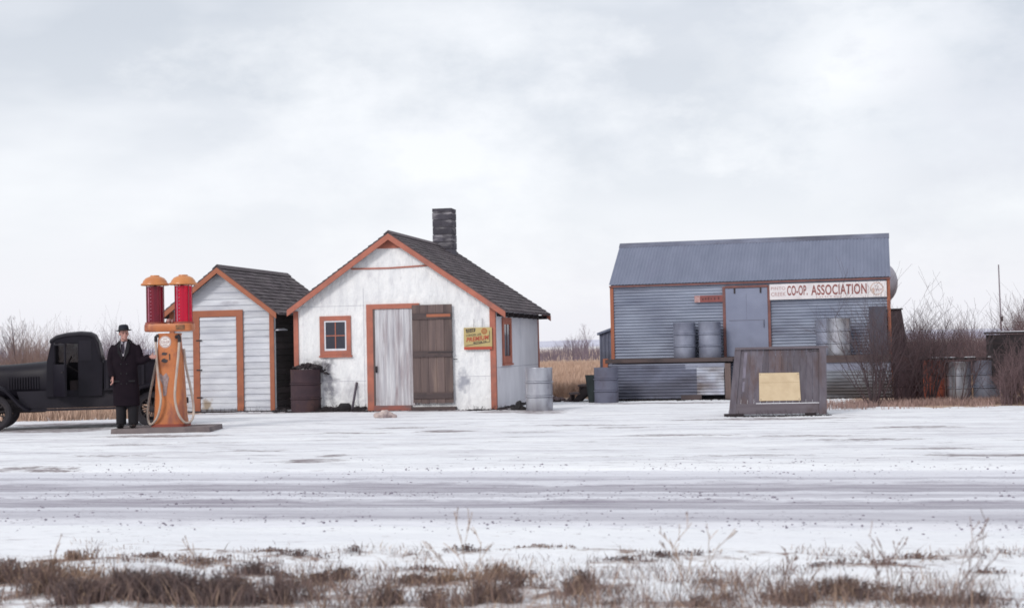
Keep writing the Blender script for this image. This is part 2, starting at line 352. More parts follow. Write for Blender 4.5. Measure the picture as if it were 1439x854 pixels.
# trodden and thawed places in the yard: (px, py, half-width px, half-depth m, strength)
YP = [(560,577,170,.35,.9),(500,572,60,.5,1.1),(330,581,70,.25,.9),(730,578,60,.5,.9),(680,574,40,.35,.8),(925,566,110,.3,.8),(1095,588,85,.3,.8),(60,604,90,.7,.8),(110,596,90,.5,.9),(230,612,90,.3,.7),
 (630,606,40,.25,.8),(560,601,50,.2,.6),(440,649,35,.35,.8),(470,640,20,.2,.7),(500,608,60,.2,.5),(880,600,60,.2,.45),(950,612,90,.2,.5),(1130,612,80,.2,.5),(1390,640,80,.25,.9),(1320,630,60,.15,.7),(1220,617,80,.2,.5),
 (350,633,60,.15,.5),(300,622,50,.15,.5),(820,597,70,.2,.5),(740,607,50,.15,.5),(150,640,70,.15,.45),(40,660,80,.3,.5),(1060,640,90,.15,.45),(860,640,60,.12,.4),(1290,600,60,.25,.6),(760,580,30,.3,.9),(640,665,40,.12,.5),(180,625,60,.2,.5),(975,590,50,.2,.5)]
YPW = []
for (px, py, hw, dd, st) in YP:
    p = gnd(px, py); YPW.append((*uv(p.x, p.y), hw / 2000 * p.y, dd, st))
def litter(u, v):
    if v > 40 or v < 5: return 0
    s = 0
    if v > 15:
        for (cu_, cv, a, b, st) in YPW:
            d = ((u - cu_) / a) ** 2 + ((v - cv) / b) ** 2
            if d < 2: s = max(s, min(1.6, st * (1 - d / 2) * 2.1))
        return s
    if v > 11: return 0
    for (cu_, cv, a, b, h, k) in CLW:
        d = ((u - cu_) / a) ** 2 + ((v - cv) / b) ** 2
        if d < 4: s = max(s, 1 - d / 2.2)
    return max(0, s)
def grassy(u, v):
    """share of the ground that is dry grass rather than snow"""
    if v < 24: return 0
    x, y = xy(u, v); e = fb(x, y, .35) * 1.3
    px = 720 + 2000 * x / max(y, 1)
    b = 35.6
    if px < 250: b = 29.2
    elif px < 420: b = 29.2 + (px - 250) / 170 * 7
    g = sst(b - .4, b + 1.2, v + e * .8)
    if px > 1150:
        g = max(g, sst(29.4, 31.2, v + e * .6 - fb(x, y, 1.1) * .9) * sst(1140, 1230, px) * .8)
    return g
def gz(u, v):
    z = 0.0
    x, y = xy(u, v)
    if v < 60: z += .012 * fb(x, y, .9) + .006 * fb(x, y, 3.0)
    if v < 11: z += sst(10.6, 8.8, v) * (.05 * fb(u * .6, v, 1.1) - .02) + litter(u, v) * .03 * (v < 11)
    if VR0 < v < VR1: z -= .09 * min(sst(VR0 + .05, VR0 + .5, v), sst(VR1 - .05, VR1 - .5, v))
    elif 16 < v < 18: z += .02 * sst(16, 16.6, v) * sst(18, 17, v)
    if v > 80: z += fb(x, y, .01) * sst(80, 300, v) * .15
    return z
us = [-16 + .22 * i for i in range(160)]; t = .3
while us[-1] < 4000: t *= 1.28; us.append(us[-1] + t)
t = .3; lo = []
while (lo[-1] if lo else -16) > -4000: t *= 1.28; lo.append((lo[-1] if lo else -16) - t)
us = lo[::-1] + us
vs_ = [6.0 + .09 * i for i in range(62)] + [11.6 + .2 * i for i in range(190)]; t = .22
while vs_[-1] < 5000: t *= 1.16; vs_.append(vs_[-1] + t)
vs_ = [-400, -60, -15, -4, 1, 4, 5.2] + vs_
me = bpy.data.meshes.new('ground'); V = []; G = []; Lt = []
for v in vs_:
    for u in us:
        V.append((u, v, gz(u, v))); G.append(grassy(u, v)); Lt.append(litter(u, v))
nu = len(us)
F = [(j * nu + i, j * nu + i + 1, (j + 1) * nu + i + 1, (j + 1) * nu + i) for j in range(len(vs_) - 1) for i in range(nu - 1)]
me.from_pydata(V, [], F); me.polygons.foreach_set('use_smooth', [True] * len(F))
for nme, dat in (('grassy', G), ('litter', Lt)):
    at = me.attributes.new(nme, 'FLOAT', 'POINT'); at.data.foreach_set('value', dat)
ground = bpy.data.objects.new('ground', me); COL.objects.link(ground); ground.rotation_euler.z = TH; ground['kind'] = 'structure'

def ground_mat():
    m = bpy.data.materials.new('snowy_ground'); m.use_nodes = True; nt = m.node_tree; b = nt.nodes['Principled BSDF']
    tc = nn(nt, 'ShaderNodeTexCoord').outputs['Object']
    ga = nn(nt, 'ShaderNodeAttribute'); ga.attribute_name = 'grassy'; la = nn(nt, 'ShaderNodeAttribute'); la.attribute_name = 'litter'
    sep = nn(nt, 'ShaderNodeSeparateXYZ'); nt.links.new(tc, sep.inputs[0]); vv = sep.outputs['Y']
    snow = mixc(nt, mrange(nt, noi(nt, tc, .8, st=(.4, 1.5, 1)), .3, .7), (.82, .835, .855), (.73, .745, .78))
    # packed and scuffed snow in the yard: long faint streaks
    yard = mth(nt, 'MULTIPLY', mrange(nt, vv, 15.8, 17), mrange(nt, vv, 34, 30))
    st1 = mrange(nt, noi(nt, tc, 1.0, 9, .75, (.3, 2.0, 1)), .46, .64)
    snow = mixc(nt, mth(nt, 'MULTIPLY', mth(nt, 'MULTIPLY', st1, yard), .75), snow, (.50, .49, .53))
    st2 = mrange(nt, noi(nt, tc, 2.0, 10, .75, (.5, 2.4, 1)), .565, .63)
    snow = mixc(nt, mth(nt, 'MULTIPLY', mth(nt, 'MULTIPLY', st2, yard), .8), snow, (.26, .24, .26))
    st3 = mrange(nt, noi(nt, tc, 6.0, 8, .7, (.5, 1.6, 1)), .56, .66)
    snow = mixc(nt, mth(nt, 'MULTIPLY', mth(nt, 'MULTIPLY', st3, mrange(nt, noi(nt, tc, .7, 4, .6, (.4, 1.4, 1)), .46, .58)), .6), snow, (.42, .40, .43))
    # thrown gravel next to the road
    near = mth(nt, 'MULTIPLY', mrange(nt, vv, 9.9, 10.8), mrange(nt, vv, 18.5, 16.2))
    vo = nn(nt, 'ShaderNodeTexVoronoi'); nt.links.new(tc, vo.inputs['Vector']); vo.inputs['Scale'].default_value = 8
    spk = mth(nt, 'MULTIPLY', mrange(nt, vo.outputs['Distance'], .10, .17, 1, 0), mrange(nt, noi(nt, tc, 1.7, 4), .5, .56))
    snow = mixc(nt, mth(nt, 'MULTIPLY', spk, near), snow, (.26, .24, .27))
    # dry grass field
    n1 = noi(nt, tc, 2.2, 9, .7); n2 = noi(nt, tc, .12, 5, .6)
    gr = mixc(nt, mrange(nt, n1, .35, .65), (.48, .345, .25), (.35, .25, .19))
    gr = mixc(nt, mrange(nt, n2, .45, .65), gr, (.52, .40, .32))
    gf = mrange(nt, mth(nt, 'ADD', ga.outputs['Fac'], mrange(nt, noi(nt, tc, 1.6, 8, .7), .3, .7, -.45, .45)), .42, .58)
    far = mrange(nt, vv, 250, 700)
    gf = mth(nt, 'MULTIPLY', gf, mth(nt, 'SUBTRACT', 1, mth(nt, 'MULTIPLY', far, .8)))
    col = mixc(nt, gf, snow, gr)
    lt = mixc(nt, mrange(nt, noi(nt, tc, 9, 6, .7), .35, .65), (.22, .165, .15), (.33, .25, .215))
    lf = mrange(nt, mth(nt, 'ADD', la.outputs['Fac'], mrange(nt, noi(nt, tc, 7, 8, .75, (.7, 1.3, 1)), .3, .7, -.9, .75)), .35, .75)
    lf = mth(nt, 'MULTIPLY', lf, mrange(nt, noi(nt, tc, 3.2, 9, .75, (.7, 1.3, 1)), .40, .52, .2, 1))
    yd = mrange(nt, vv, 14, 15)
    lt = mixc(nt, yd, lt, mixc(nt, mrange(nt, noi(nt, tc, 6, 6, .7), .35, .65), (.17, .14, .14), (.37, .34, .36)))
    col = mixc(nt, lf, col, lt)
    near2 = mrange(nt, vv, 10.2, 9.2)
    sp3 = mth(nt, 'MULTIPLY', mrange(nt, noi(nt, tc, 4, 10, .8, (.5, 1.6, 1)), .545, .64), near2)
    col = mixc(nt, mth(nt, 'MULTIPLY', sp3, .8), col, (.24, .18, .165))
    nt.links.new(col, b.inputs['Base Color']); b.inputs['Roughness'].default_value = .85; b.inputs['Specular IOR Level'].default_value = .15
    bn = nn(nt, 'ShaderNodeBump'); bn.inputs['Distance'].default_value = .03; nt.links.new(noi(nt, tc, 4, 7, .65, (.7, 1.3, 1)), bn.inputs['Height']); nt.links.new(bn.outputs[0], b.inputs['Normal'])
    return m
me.materials.append(ground_mat())

# road: packed slush with two dark wheel tracks and loose gravel
def road_z(v, u):
    z = .008 + .006 * fb(u * .3, v, 2.0)
    for c, w, d in ((14.0, .45, .03), (12.6, .42, .035), (11.6, .35, .015)):
        z -= d * math.exp(-((v - c - .05 * math.sin(u * .2)) / w) ** 2)
    return z
mb = MB(); ru = [u for u in us if -300 < u < 300]; rv = [VR0 + (VR1 - VR0) * i / 60 for i in range(61)]
def road_h(u, v):
    e = min(sst(VR0, VR0 + .5, v), sst(VR1, VR1 - .5, v))
    return (gz(u, v) - .012) * (1 - e) + road_z(v, u) * e if e < 1 else road_z(v, u)
mb.v = [(u, v, road_h(u, v)) for v in rv for u in ru]
n = len(ru); mb.f = [(j * n + i, j * n + i + 1, (j + 1) * n + i + 1, (j + 1) * n + i) for j in range(60) for i in range(n - 1)]
def road_mat():
    m = bpy.data.materials.new('slushy_gravel_road'); m.use_nodes = True; nt = m.node_tree; b = nt.nodes['Principled BSDF']
    tc = nn(nt, 'ShaderNodeTexCoord').outputs['Object']; sep = nn(nt, 'ShaderNodeSeparateXYZ'); nt.links.new(tc, sep.inputs[0])
    wob = mth(nt, 'ADD', mrange(nt, noi(nt, tc, .6, 6, .6, (.3, .5, 1)), .3, .7, -.30, .30), mrange(nt, noi(nt, tc, 5, 6, .7, (.4, 1, 1)), .3, .7, -.12, .12)); vv = mth(nt, 'ADD', sep.outputs['Y'], wob)
    col = mixc(nt, mrange(nt, noi(nt, tc, 1.2, 8, .7, (.15, 4, 1)), .35, .65), (.72, .73, .78), (.55, .55, .60))
    fine = mrange(nt, noi(nt, tc, 3, 9, .75, (.2, 3, 1)), .38, .60, .30, 1)
    for a, b0, c, d, f in ((13.45, 13.55, 14.2, 14.4, .95), (12.15, 12.3, 12.9, 13.05, .97), (14.55, 14.62, 14.72, 14.85, .6), (13.1, 13.18, 13.3, 13.4, .5), (11.0, 11.2, 11.8, 12.1, .5), (11.3, 11.36, 11.46, 11.55, .6)):
        k = mth(nt, 'MULTIPLY', mrange(nt, vv, a, b0), mrange(nt, vv, c, d, 1, 0)); k = mth(nt, 'MULTIPLY', mth(nt, 'MULTIPLY', k, f), fine)
        col = mixc(nt, k, col, (.275, .255, .300))
    # loosen edges to snow
    eg = mth(nt, 'MAXIMUM', mrange(nt, sep.outputs['Y'], 15.1, 16.0), mrange(nt, sep.outputs['Y'], 11.5, 10.9))
    col = mixc(nt, mth(nt, 'MULTIPLY', eg, mrange(nt, noi(nt, tc, 2.5, 8, .7, (.4, 1.5, 1)), .3, .5)), col, (.80, .81, .85))
    for sc, th, am in ((7, .16, .55), (12, .2, .5)):
        vo = nn(nt, 'ShaderNodeTexVoronoi'); nt.links.new(tc, vo.inputs['Vector']); vo.inputs['Scale'].default_value = sc
        spk = mth(nt, 'MULTIPLY', mrange(nt, vo.outputs['Distance'], th * .6, th, 1, 0), mrange(nt, noi(nt, tc, 2.1, 4), .47, .53))
        col = mixc(nt, mth(nt, 'MULTIPLY', spk, am), col, (.22, .20, .23))
    nt.links.new(col, b.inputs['Base Color']); b.inputs['Roughness'].default_value = .8; b.inputs['Specular IOR Level'].default_value = .15
    bn = nn(nt, 'ShaderNodeBump'); bn.inputs['Distance'].default_value = .03; nt.links.new(noi(nt, tc, 3.5, 8, .7, (.5, 1.6, 1)), bn.inputs['Height']); nt.links.new(bn.outputs[0], b.inputs['Normal'])
    return m
road = mb.build('road', road_mat(), smooth=True, rz=TH); road['kind'] = 'structure'
# loose stones beside the ruts
mb = MB()
for i in range(5200):
    u = rng.uniform(-9, 9); v = rng.choice((rng.gauss(11.1, .35), rng.gauss(13.2, .25), rng.gauss(16.3, .6), rng.uniform(10.8, 16)))
    if fb(u, v * 1.5, .9) < rng.uniform(-.35, .15): continue
    r = .0035 + .009 * rng.random() ** 2.2 * (1.8 if rng.random() < .05 else 1)
    z = (road_z(v, u) if VR0 < v < VR1 else gz(u, v)); mb.ell((u, v, z + r * .2), (r * rng.uniform(.8, 1.5), r, r * .7), 5, 3)
o = mb.build('loose_gravel', M['worn_grey'] if False else pm('wet_gravel', (.24, .22, .25), (.34, .32, .35), 9, .8), rz=TH); tag(o, 'loose dark gravel stones scattered along the snowy road', 'gravel', kind='stuff')

# far hills, with the blue of distant haze mixed into their colours
def hills(name, pts, Y, mat):
    mb = MB(); vs = []
    for (x, z) in pts: vs += [(x, Y - 60 - abs(z) * 15, -2), (x, Y, z), (x, Y + 250, z * 1.02), (x, Y + 500, -2)]
    n = len(pts); mb.raw(vs, [(i * 4 + j, i * 4 + 4 + j, i * 4 + 5 + j, i * 4 + 1 + j) for i in range(n - 1) for j in range(3)])
    o = mb.build(name, mat, smooth=True); o['kind'] = 'structure'
hp = []
for i in range(120):
    x = -1600 + i * 32; px = 720 + x / 1700 * 2000
    hp.append((x, 8.0 + 2.2 * fb(x, 0, .004) + 4 * sst(1000, 1300, px) + .6 * fb(x, 5, .03)))
hills('distant_hills', hp, 1700, pm('far_snowy_hill', (.62, .64, .72), (.50, .50, .60), .01, .9, st=(1, 1, 8)))
hills('wooded_hills', [(x, z * .62 - 1.2 + 1.2 * fb(x, 2, .02)) for x, z in hp if x > 150], 1250, pm('far_wooded_hill', (.40, .40, .52), (.50, .50, .60), .02, .9, st=(1, 1, 10)))

# ------------------------------------------------------------------ white house
HA = gnd(697.5, 575)                       # front right corner
HR = R(-11.8)
hx = Vector((math.cos(HR), math.sin(HR), 0)); hy = Vector((-math.sin(HR), math.cos(HR), 0))
lx = FL((HA, HR), 417, 560).x
HO = (HA + hx * lx, HR); HW = -lx; HL = 5.25
house = thing('white_house', 'small white gabled station house with orange trim and wooden double doors', 'building', HO[0], HR)
OH = .17
zc = FL(HO, 546, 326, -OH); e1 = FL(HO, 404, 434, -OH); e2 = FL(HO, 703, 430, -OH)
xp, zp = HW / 2 - .03, zc.z
sl = ((zp - e1.z) / (xp - e1.x) + (zp - e2.z) / (e2.x - xp)) / 2
rz_ = lambda x: zp - abs(x - xp) * sl
TK = .10
print('HOUSE', HO[0], HW, 'ridge', zp, zc.x, 'slope', sl, e1, e2, 'wallz', rz_(0) - TK, rz_(HW) - TK)
def gable_wall(mb, W, xp, z0, zt, zt2, zpk, y0, y1): mb.prism([(0, z0), (W, z0), (W, zt2), (xp, zpk), (0, zt)], y0, y1)
mb = MB(); gable_wall(mb, HW, xp, -.1, rz_(0) - TK, rz_(HW) - TK, zp - TK, 0, .12); gable_wall(mb, HW, xp, -.1, rz_(0) - TK, rz_(HW) - TK, zp - TK, HL - .12, HL)
mb.box(0, .12, .12, HL - .12, -.1, rz_(0) - TK); mb.build('wall', 'white_wall', house)
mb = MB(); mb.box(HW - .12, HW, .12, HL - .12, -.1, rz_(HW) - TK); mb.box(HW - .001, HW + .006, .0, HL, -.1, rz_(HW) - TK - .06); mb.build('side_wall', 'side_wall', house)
def shingles(par, xp, zp, sl, xe0, xe1, y0, y1, mat='shingle', expo=.15, tabw=.22, name='roof'):
    mb = MB(); ln = math.hypot(1, sl)
    for sgn, xe in ((-1, xe0), (1, xe1)):
        dist = abs(xe - xp) * ln; nc = int(dist / expo) + 1
        dx, dz = sgn / ln, -sl / ln; nx, nz = -dz * sgn * sgn, abs(dx)
        nrm = Vector((sgn * sl / ln, 0, 1 / ln)); dn = Vector((dx, 0, dz)); P = Vector((xp, 0, zp))
        for c in range(nc):
            s1 = dist - c * expo; s0 = max(0, s1 - expo - .02)
            y = y0 - rng.uniform(0, tabw)
            while y < y1:
                w = tabw * rng.uniform(.7, 1.3); a, b = max(y, y0), min(y + w - .004, y1); y += w
                if b - a < .02: continue
                j = rng.uniform(-.006, .006); h = rng.uniform(.016, .026)
                p = [P + dn * (s0) + Vector((0, a, 0)) + nrm * .003, P + dn * s0 + Vector((0, b, 0)) + nrm * .003, P + dn * (s1 + j) + Vector((0, b, 0)) + nrm * h, P + dn * (s1 + j) + Vector((0, a, 0)) + nrm * h]
                q = [p[2] - nrm * h, p[3] - nrm * h]
                mb.raw(p + q, [(0, 1, 2, 3) if sgn < 0 else (3, 2, 1, 0), (3, 2, 4, 5), (0, 3, 5), (1, 4, 2)])
    # ridge cap and roof deck
    mb.prism([(xp - .12, zp - .12 * sl + .035), (xp, zp + .045), (xp + .12, zp - .12 * sl + .035), (xp, zp + .01)], y0 - .01, y1 + .01)
    d = .035
    mb.prism([(xe0, zp - (xp - xe0) * sl - d), (xe0, zp - (xp - xe0) * sl - .002), (xp, zp - .002), (xe1, zp - (xe1 - xp) * sl - .002), (xe1, zp - (xe1 - xp) * sl - d), (xp, zp - d)], y0 + .005, y1 - .005)
    return mb.build(name, mat, par)
XE0, XE1 = e1.x, HW + .30
roof = shingles(house, xp, zp, sl, XE0, XE1, -OH, HL + .25)
def rake(par, xp, zp, sl, xe0, xe1, y, w=.16, t=.035, mat='orange', drop=.035):
    mb = MB()
    for xe in (xe0, xe1):
        za, zb = zp - drop, zp - abs(xe - xp) * sl - drop
        mb.prism([(xp, za), (xe, zb), (xe, zb - w), (xp, za - w)], y - t, y) if xe > xp else mb.prism([(xe, zb), (xp, za), (xp, za - w), (xe, zb - w)], y - t, y)
    return mb.build('rake_board', mat, par)
rake(house, xp, zp, sl, XE0, XE1, -OH + .003, .14); rake(house, xp, zp, sl, XE0, XE1, HL + .285, .14)
mb = MB(); zg = FL(HO, 546, 349, 0).z; wg = (zp - .17 - zg) / sl + .12
mb.prism([(xp - wg, zg), (xp + wg, zg), (xp, zp - .15)], -.03, -.002); mb.build('gable_peak_panel', 'orange', house)
a = FL(HO, 494, 378); b = FL(HO, 601, 373); mb = MB(); mb.bar((a.x, -.012, a.z), ((a.x + b.x) / 2, -.012, (a.z + b.z) / 2 - .02), .02, .035, ); mb.bar(((a.x + b.x) / 2, -.012, (a.z + b.z) / 2 - .02), (b.x, -.012, b.z), .02, .035); mb.build('gable_strip', 'orange', house)
for (nme, bxs) in (('corner_board', (-.03, .08)), ('corner_board', (HW - .10, HW + .02))):
    mb = MB(); mb.box(bxs[0], bxs[1], -.03, -.002, -.02, rz_(bxs[0] if bxs[0] < 1 else HW) - TK - .03)
    if bxs[0] > 1: mb.box(HW + .006, HW + .03, -.028, .06, -.02, rz_(HW) - TK - .06)
    mb.build(nme, 'orange', house)
mb = MB(); mb.box(HW + .004, HW + .025, HL - .07, HL + .02, -.02, rz_(HW) - TK - .05); mb.build('corner_board', 'orange', house)
mb = MB()
for i in range(9):
    y = .25 + i * (HL - .4) / 8
    mb.box(HW + .008, XE1 - .03, y, y + .05, rz_(XE1) - .13, rz_(XE1) - .04)
mb.build('rafter_tails', 'dark_wood', house)
mb = MB(); mb.prism([(HW + .05, rz_(HW + .05) - .037), (XE1, rz_(XE1) - .037), (XE1, rz_(XE1) - .16), (HW + .05, rz_(HW + .05) - .13)], HL + .18, HL + .245); mb.build('eave_end_board', 'orange', house)
# tar-paper seams on the facade
mb = MB()
for px, y0, y1 in ((512, 405, 573), (640, 450, 500), (455, 500, 573)):
    r = RECT(HO, px, y0, px + .7, y1); mb.box(r[0], r[0] + .008, -.004, -.001, r[2], r[3])
for py, x0, x1 in ((535, 455, 515), (528, 642, 690), (430, 420, 512)):
    r = RECT(HO, x0, py, x1, py + .6); mb.box(r[0], r[1], -.004, -.001, r[2], r[2] + .008)
mb.build('wall_seams', pm('seam_grey', (.40, .40, .44), (.52, .52, .56), 6, .9), house)
mb = MB(); mb.box(HW + .006, HW + .011, .1, HL - .1, .93, .94); mb.build('wall_seams', pm('side_seam', (.38, .39, .44), (.45, .45, .5), 6, .9), house)
# front window
def window(par, o, r, ly, fw, mull=(1, 1), sash='white_paint', frame='orange', sill=.05, mun='orange'):
    x0, x1, z0, z1 = r
    w = MB(); w.box(x0, x0 + fw, ly - .035, ly - .002, z0, z1); w.box(x1 - fw, x1, ly - .035, ly - .002, z0, z1); w.box(x0 + fw, x1 - fw, ly - .035, ly - .002, z1 - fw, z1); w.box(x0 + fw, x1 - fw, ly - .035, ly - .002, z0, z0 + fw)
    wo = w.build('window', frame, par)
    w = MB(); w.box(x0 - .015, x1 + .025, ly - .06, ly - .002, z0 - sill, z0 - .002); w.build('sill', frame, wo)
    a, b, c, d = x0 + fw, x1 - fw, z0 + fw, z1 - fw; t = .035
    w = MB(); w.box(a, a + t, ly - .024, ly - .002, c, d); w.box(b - t, b, ly - .024, ly - .002, c, d); w.box(a + t, b - t, ly - .024, ly - .002, d - t, d); w.box(a + t, b - t, ly - .024, ly - .002, c, c + t * 1.3); w.build('sash', sash, wo)
    w = MB(); xm, zm = (a + b) / 2, (c + d) / 2
    if mull[0]: w.box(xm - .011, xm + .011, ly - .020, ly - .004, c + t * 1.3, d - t)
    if mull[1]: w.box(a + t, b - t, ly - .018, ly - .005, zm - .011, zm + .011)
    w.build('glazing_bars', mun, wo)
    w = MB(); w.box(a + .01, b - .01, ly - .010, ly - .003, c + .01, d - .01); w.build('pane', 'glass_dark', wo)
    return wo
window(house, HO, RECT(HO, 450.5, 444, 494, 499), 0, .105)
# side window, built in its own turned part
ws = window(house, HO, (.75, 1.72, 1.02, 2.08), 0, .12, (1, 0), 'orange', 'orange', .05, 'coop_trim')
ws.location = (HW + .008, 0, 0); ws.rotation_euler.z = math.pi / 2
# door frame, tin door, open plank door
x0, x1, z0, z1 = RECT(HO, 517, 426, 637, 573)
dA = FL(HO, 517, 500).x; dB = FL(HO, 526, 500).x; dC = FL(HO, 583, 500).x; dD = FL(HO, 638, 500).x; zt = FL(HO, 550, 427).z; zb = .12
mb = MB(); mb.box(dA, dB, -.05, -.002, -.03, zt); mb.box(dB, FL(HO, 590, 430).x, -.05, -.002, zt - .11, zt); mb.build('door_frame', 'orange', house)
mb = MB(); mb.box(dB, FL(HO, 580, 570).x, -.08, -.002, -.03, zb); mb.build('door_sill', pm('worn_orange_sill', (.42, .14, .10), (.22, .15, .14), 3, .8, st=(1, 1, 3), bump=.003), house)
mb = MB(); corr(mb, (dB + .03, -.022, zb), (0, 0, 1), (1, 0, 0), (0, -1, 0), zt - .11 - zb - .02, dC - dB - .02, .13, .008); mb.box(dB, dC + .1, -.012, -.003, zb, zt - .11)
dr = mb.build('metal_door', 'tin_door', house); dr.data.materials[0] = M['tin_door']
mb = MB(); mb.box(dB + .05, dB + .09, -.06, -.03, .88, 1.02); mb.tube([(dB + .07, -.07, .98), (dB + .07, -.09, .92), (dB + .07, -.06, .87)], .008, 6); mb.build('door_latch', 'dark_metal', dr)
mb = MB(); mb.box(dB, dB + .035, -.045, -.028, zb, zt - .11); mb.build('door_jamb', 'brown_wood', dr)
mb = MB(); zt2 = FL(HO, 610, 428).z; zb2 = FL(HO, 610, 566).z; nb = 5; w = (dD - dC + .02) / nb
for i in range(nb): mb.box(dC - .02 + i * w, dC - .02 + (i + 1) * w - .006, -.085 - rng.uniform(0, .006), -.055, zb2 + rng.uniform(-.01, .01), zt2)
pd = mb.build('plank_door', 'brown_wood', house)
for py, mt in ((444, 'brown_wood_h'), (497, 'brown_wood_h'), (555, 'brown_wood_h')):
    z = FL(HO, 610, py).z; mb = MB(); mb.box(dC - .01, dD - .015, -.115, -.092, z - .07, z + .07); mb.build('door_batten', mt, pd)
z = FL(HO, 618, 443).z; mb = MB(); mb.box(dC + .33, dD - .03, -.121, -.1155, z - .035, z + .03); mb.build('paint_remnant', 'orange_dull', pd)
mb = MB(); mb.box(dC + .35, dD + .02, -.123, -.117, FL(HO, 610, 495).z - .01, FL(HO, 610, 495).z + .01); mb.tube([(dD + .02, -.09, 1.15), (dD + .1, -.05, 1.14)], .01, 6); mb.build('hasp', 'dark_metal', pd)
mb = MB(); mb.box(dC - .05, dD + .05, -.13, -.003, -.05, .08); mb.build('foundation_sill', 'brown_wood_h', house)
# chimney of blocks
chx, chy = 2.50, 4.35
cz = atY(628, 294, (HO[0] + hx * chx + hy * chy).y).z
mb = MB(); zz = zp - .5; k = 0
while zz < cz - .02:
    h = .19
    for (a, b, c, d) in ((-.25, .0, -.25, .25), (.004, .25, -.25, .25)) if k % 2 else ((-.25, .25, -.25, -.004), (-.25, .25, .0, .25)):
        e = rng.uniform(0, .008); mb.box(chx + a - e, chx + b + e, chy + c - e, chy + d + e, zz, min(zz + h - .015, cz))
    zz += h; k += 1
ch = mb.build('chimney', 'brick', roof)
mb = MB(); mb.box(chx - .235, chx + .235, chy - .235, chy + .235, zp - .5, cz - .03); mb.build('mortar_core', 'mortar', ch)
# hung oil sign
r = RECT(HO, 652.5, 460, 692, 491, -.06); x0, x1, z0, z1 = r; W_, H_ = x1 - x0, z1 - z0
osg = thing('oil_sign', 'small yellow PREMIUM motor oil sign hung beside the plank door', 'sign', HO[0], HR)
sx = lambda f: x0 + f * W_; sz = lambda f: z1 - f * H_
mb = MB(); mb.box(x0, x1, -.07, -.055, z0, z1); mb.build('sign_panel', 'yellow', osg)
mb = MB(); mb.box(x0, x1, -.073, -.0705, z0, sz(.87)); mb.build('red_band', 'yellow_red', osg)
mb = MB(); mb.prism([(sx(.07), sz(.07)), (sx(.42), sz(.03)), (sx(.40), sz(.19)), (sx(.10), sz(.24))], -.073, -.0705); mb.build('ribbon', 'dark_mark', osg)
rt = R(6)
text('CO-OP', sx(.12), sx(.38), sz(.20), sz(.08), -.075, 'yellow', osg, rot=R(3), bold=.02)
text('LONGER LIFE', sx(.09), sx(.62), sz(.38), sz(.28), -.0725, 'dark_mark', osg, rot=R(4))
text('PREMIUM', sx(.08), sx(.90), sz(.60), sz(.40), -.0725, 'yellow_red', osg, rot=rt, shear=.25, bold=.03)
text('MOTOR OIL', sx(.34), sx(.82), sz(.71), sz(.62), -.0725, 'dark_mark', osg, rot=R(5), bold=.02)
mb = MB(); rr = .105 * W_; mb.raw([(sx(.73) + rr * math.cos(i * math.pi / 12), -.0735, sz(.17) + rr * math.sin(i * math.pi / 12)) for i in range(24)] + [(sx(.73) + rr * .72 * math.cos(i * math.pi / 12), -.0735, sz(.17) + rr * .72 * math.sin(i * math.pi / 12)) for i in range(24)], [(i, (i + 1) % 24, (i + 1) % 24 + 24, i + 24) for i in range(24)])
for k in range(-2, 3): mb.box(sx(.73) - rr * .7, sx(.73) + rr * .7, -.0738, -.073, sz(.17) + k * rr * .28 - .005, sz(.17) + k * rr * .28 + .005)
mb.build('emblem', pm('orange_emblem', (.50, .16, .05), (.45, .18, .06), 9, .6), osg)
mb = MB(); mb.bar((sx(.06), -.072, sz(.82)), (sx(.92), -.072, sz(.66)), .002, .012); mb.bar((sx(.92), -.072, sz(.66)), (sx(.92), -.072, sz(.16)), .012, .002); mb.build('border_line', 'dark_mark', osg)
mb = MB()
for f in (.36, .66): mb.tube([(sx(f), -.06, z1), (sx(f) - .005, -.03, z1 + .17 + f * .06)], .004, 5)
mb.build('hanging_wires', 'dark_metal', osg)

# ------------------------------------------------------------------ clapboard shed
SA = gnd(387, 578); SR = R(-12.4)
slx = -2.62; sdx = Vector((math.cos(SR), math.sin(SR), 0)); sdy = Vector((-math.sin(SR), math.cos(SR), 0))
SO = (SA + sdx * slx, SR); SW = -slx; SL = 4.1
shed = thing('clapboard_shed', 'narrow white clapboard shed with orange door frame left of the white house', 'shed', SO[0], SR)
so = .22; sc = FL(SO, 303, 374, -so); se2 = FL(SO, 391, 439, -so)
sxp = SW / 2; szp = sc.z; ssl = (szp - se2.z) / (se2.x - sxp); srz = lambda x: szp - abs(x - sxp) * ssl
print('SHED', SO[0], SW, sc, se2, ssl)
mb = MB(); gable_wall(mb, SW, sxp, -.05, srz(0) - .09, srz(SW) - .09, szp - .09, .03, .12); mb.build('wall', 'clapboard', shed)
def claps(W, xp, zt0, zpk, ssl, z0=-.03, e=.15, y=.028):
    mb = MB(); z = z0
    while z < zpk - .03:
        z2 = min(z + e, zpk); # trapezoid clipped by the gable
        def lim(q):
            if q <= zt0: return 0, W
            k = (zpk - q) / ssl; return max(0, xp - k), min(W, xp + k)
        a, b = lim(z); c, d = lim(z2)
        if b - a > .05:
            j = rng.uniform(-.003, .003)
            mb.raw([(a, y - .028 + j, z), (b, y - .028 + j, z), (d, y - .006, z2), (c, y - .006, z2), (a, y, z), (b, y, z)], [(0, 1, 2, 3), (4, 5, 1, 0)])
        z = z2
    return mb
claps(SW, sxp, srz(0) - .09, szp - .09, ssl).build('clapboards', 'clapboard', shed)
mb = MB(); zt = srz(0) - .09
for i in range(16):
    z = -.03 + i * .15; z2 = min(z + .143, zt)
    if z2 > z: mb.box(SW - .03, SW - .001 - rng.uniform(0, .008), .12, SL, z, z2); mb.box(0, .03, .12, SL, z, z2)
mb.build('side_boards', 'dark_wood', shed)
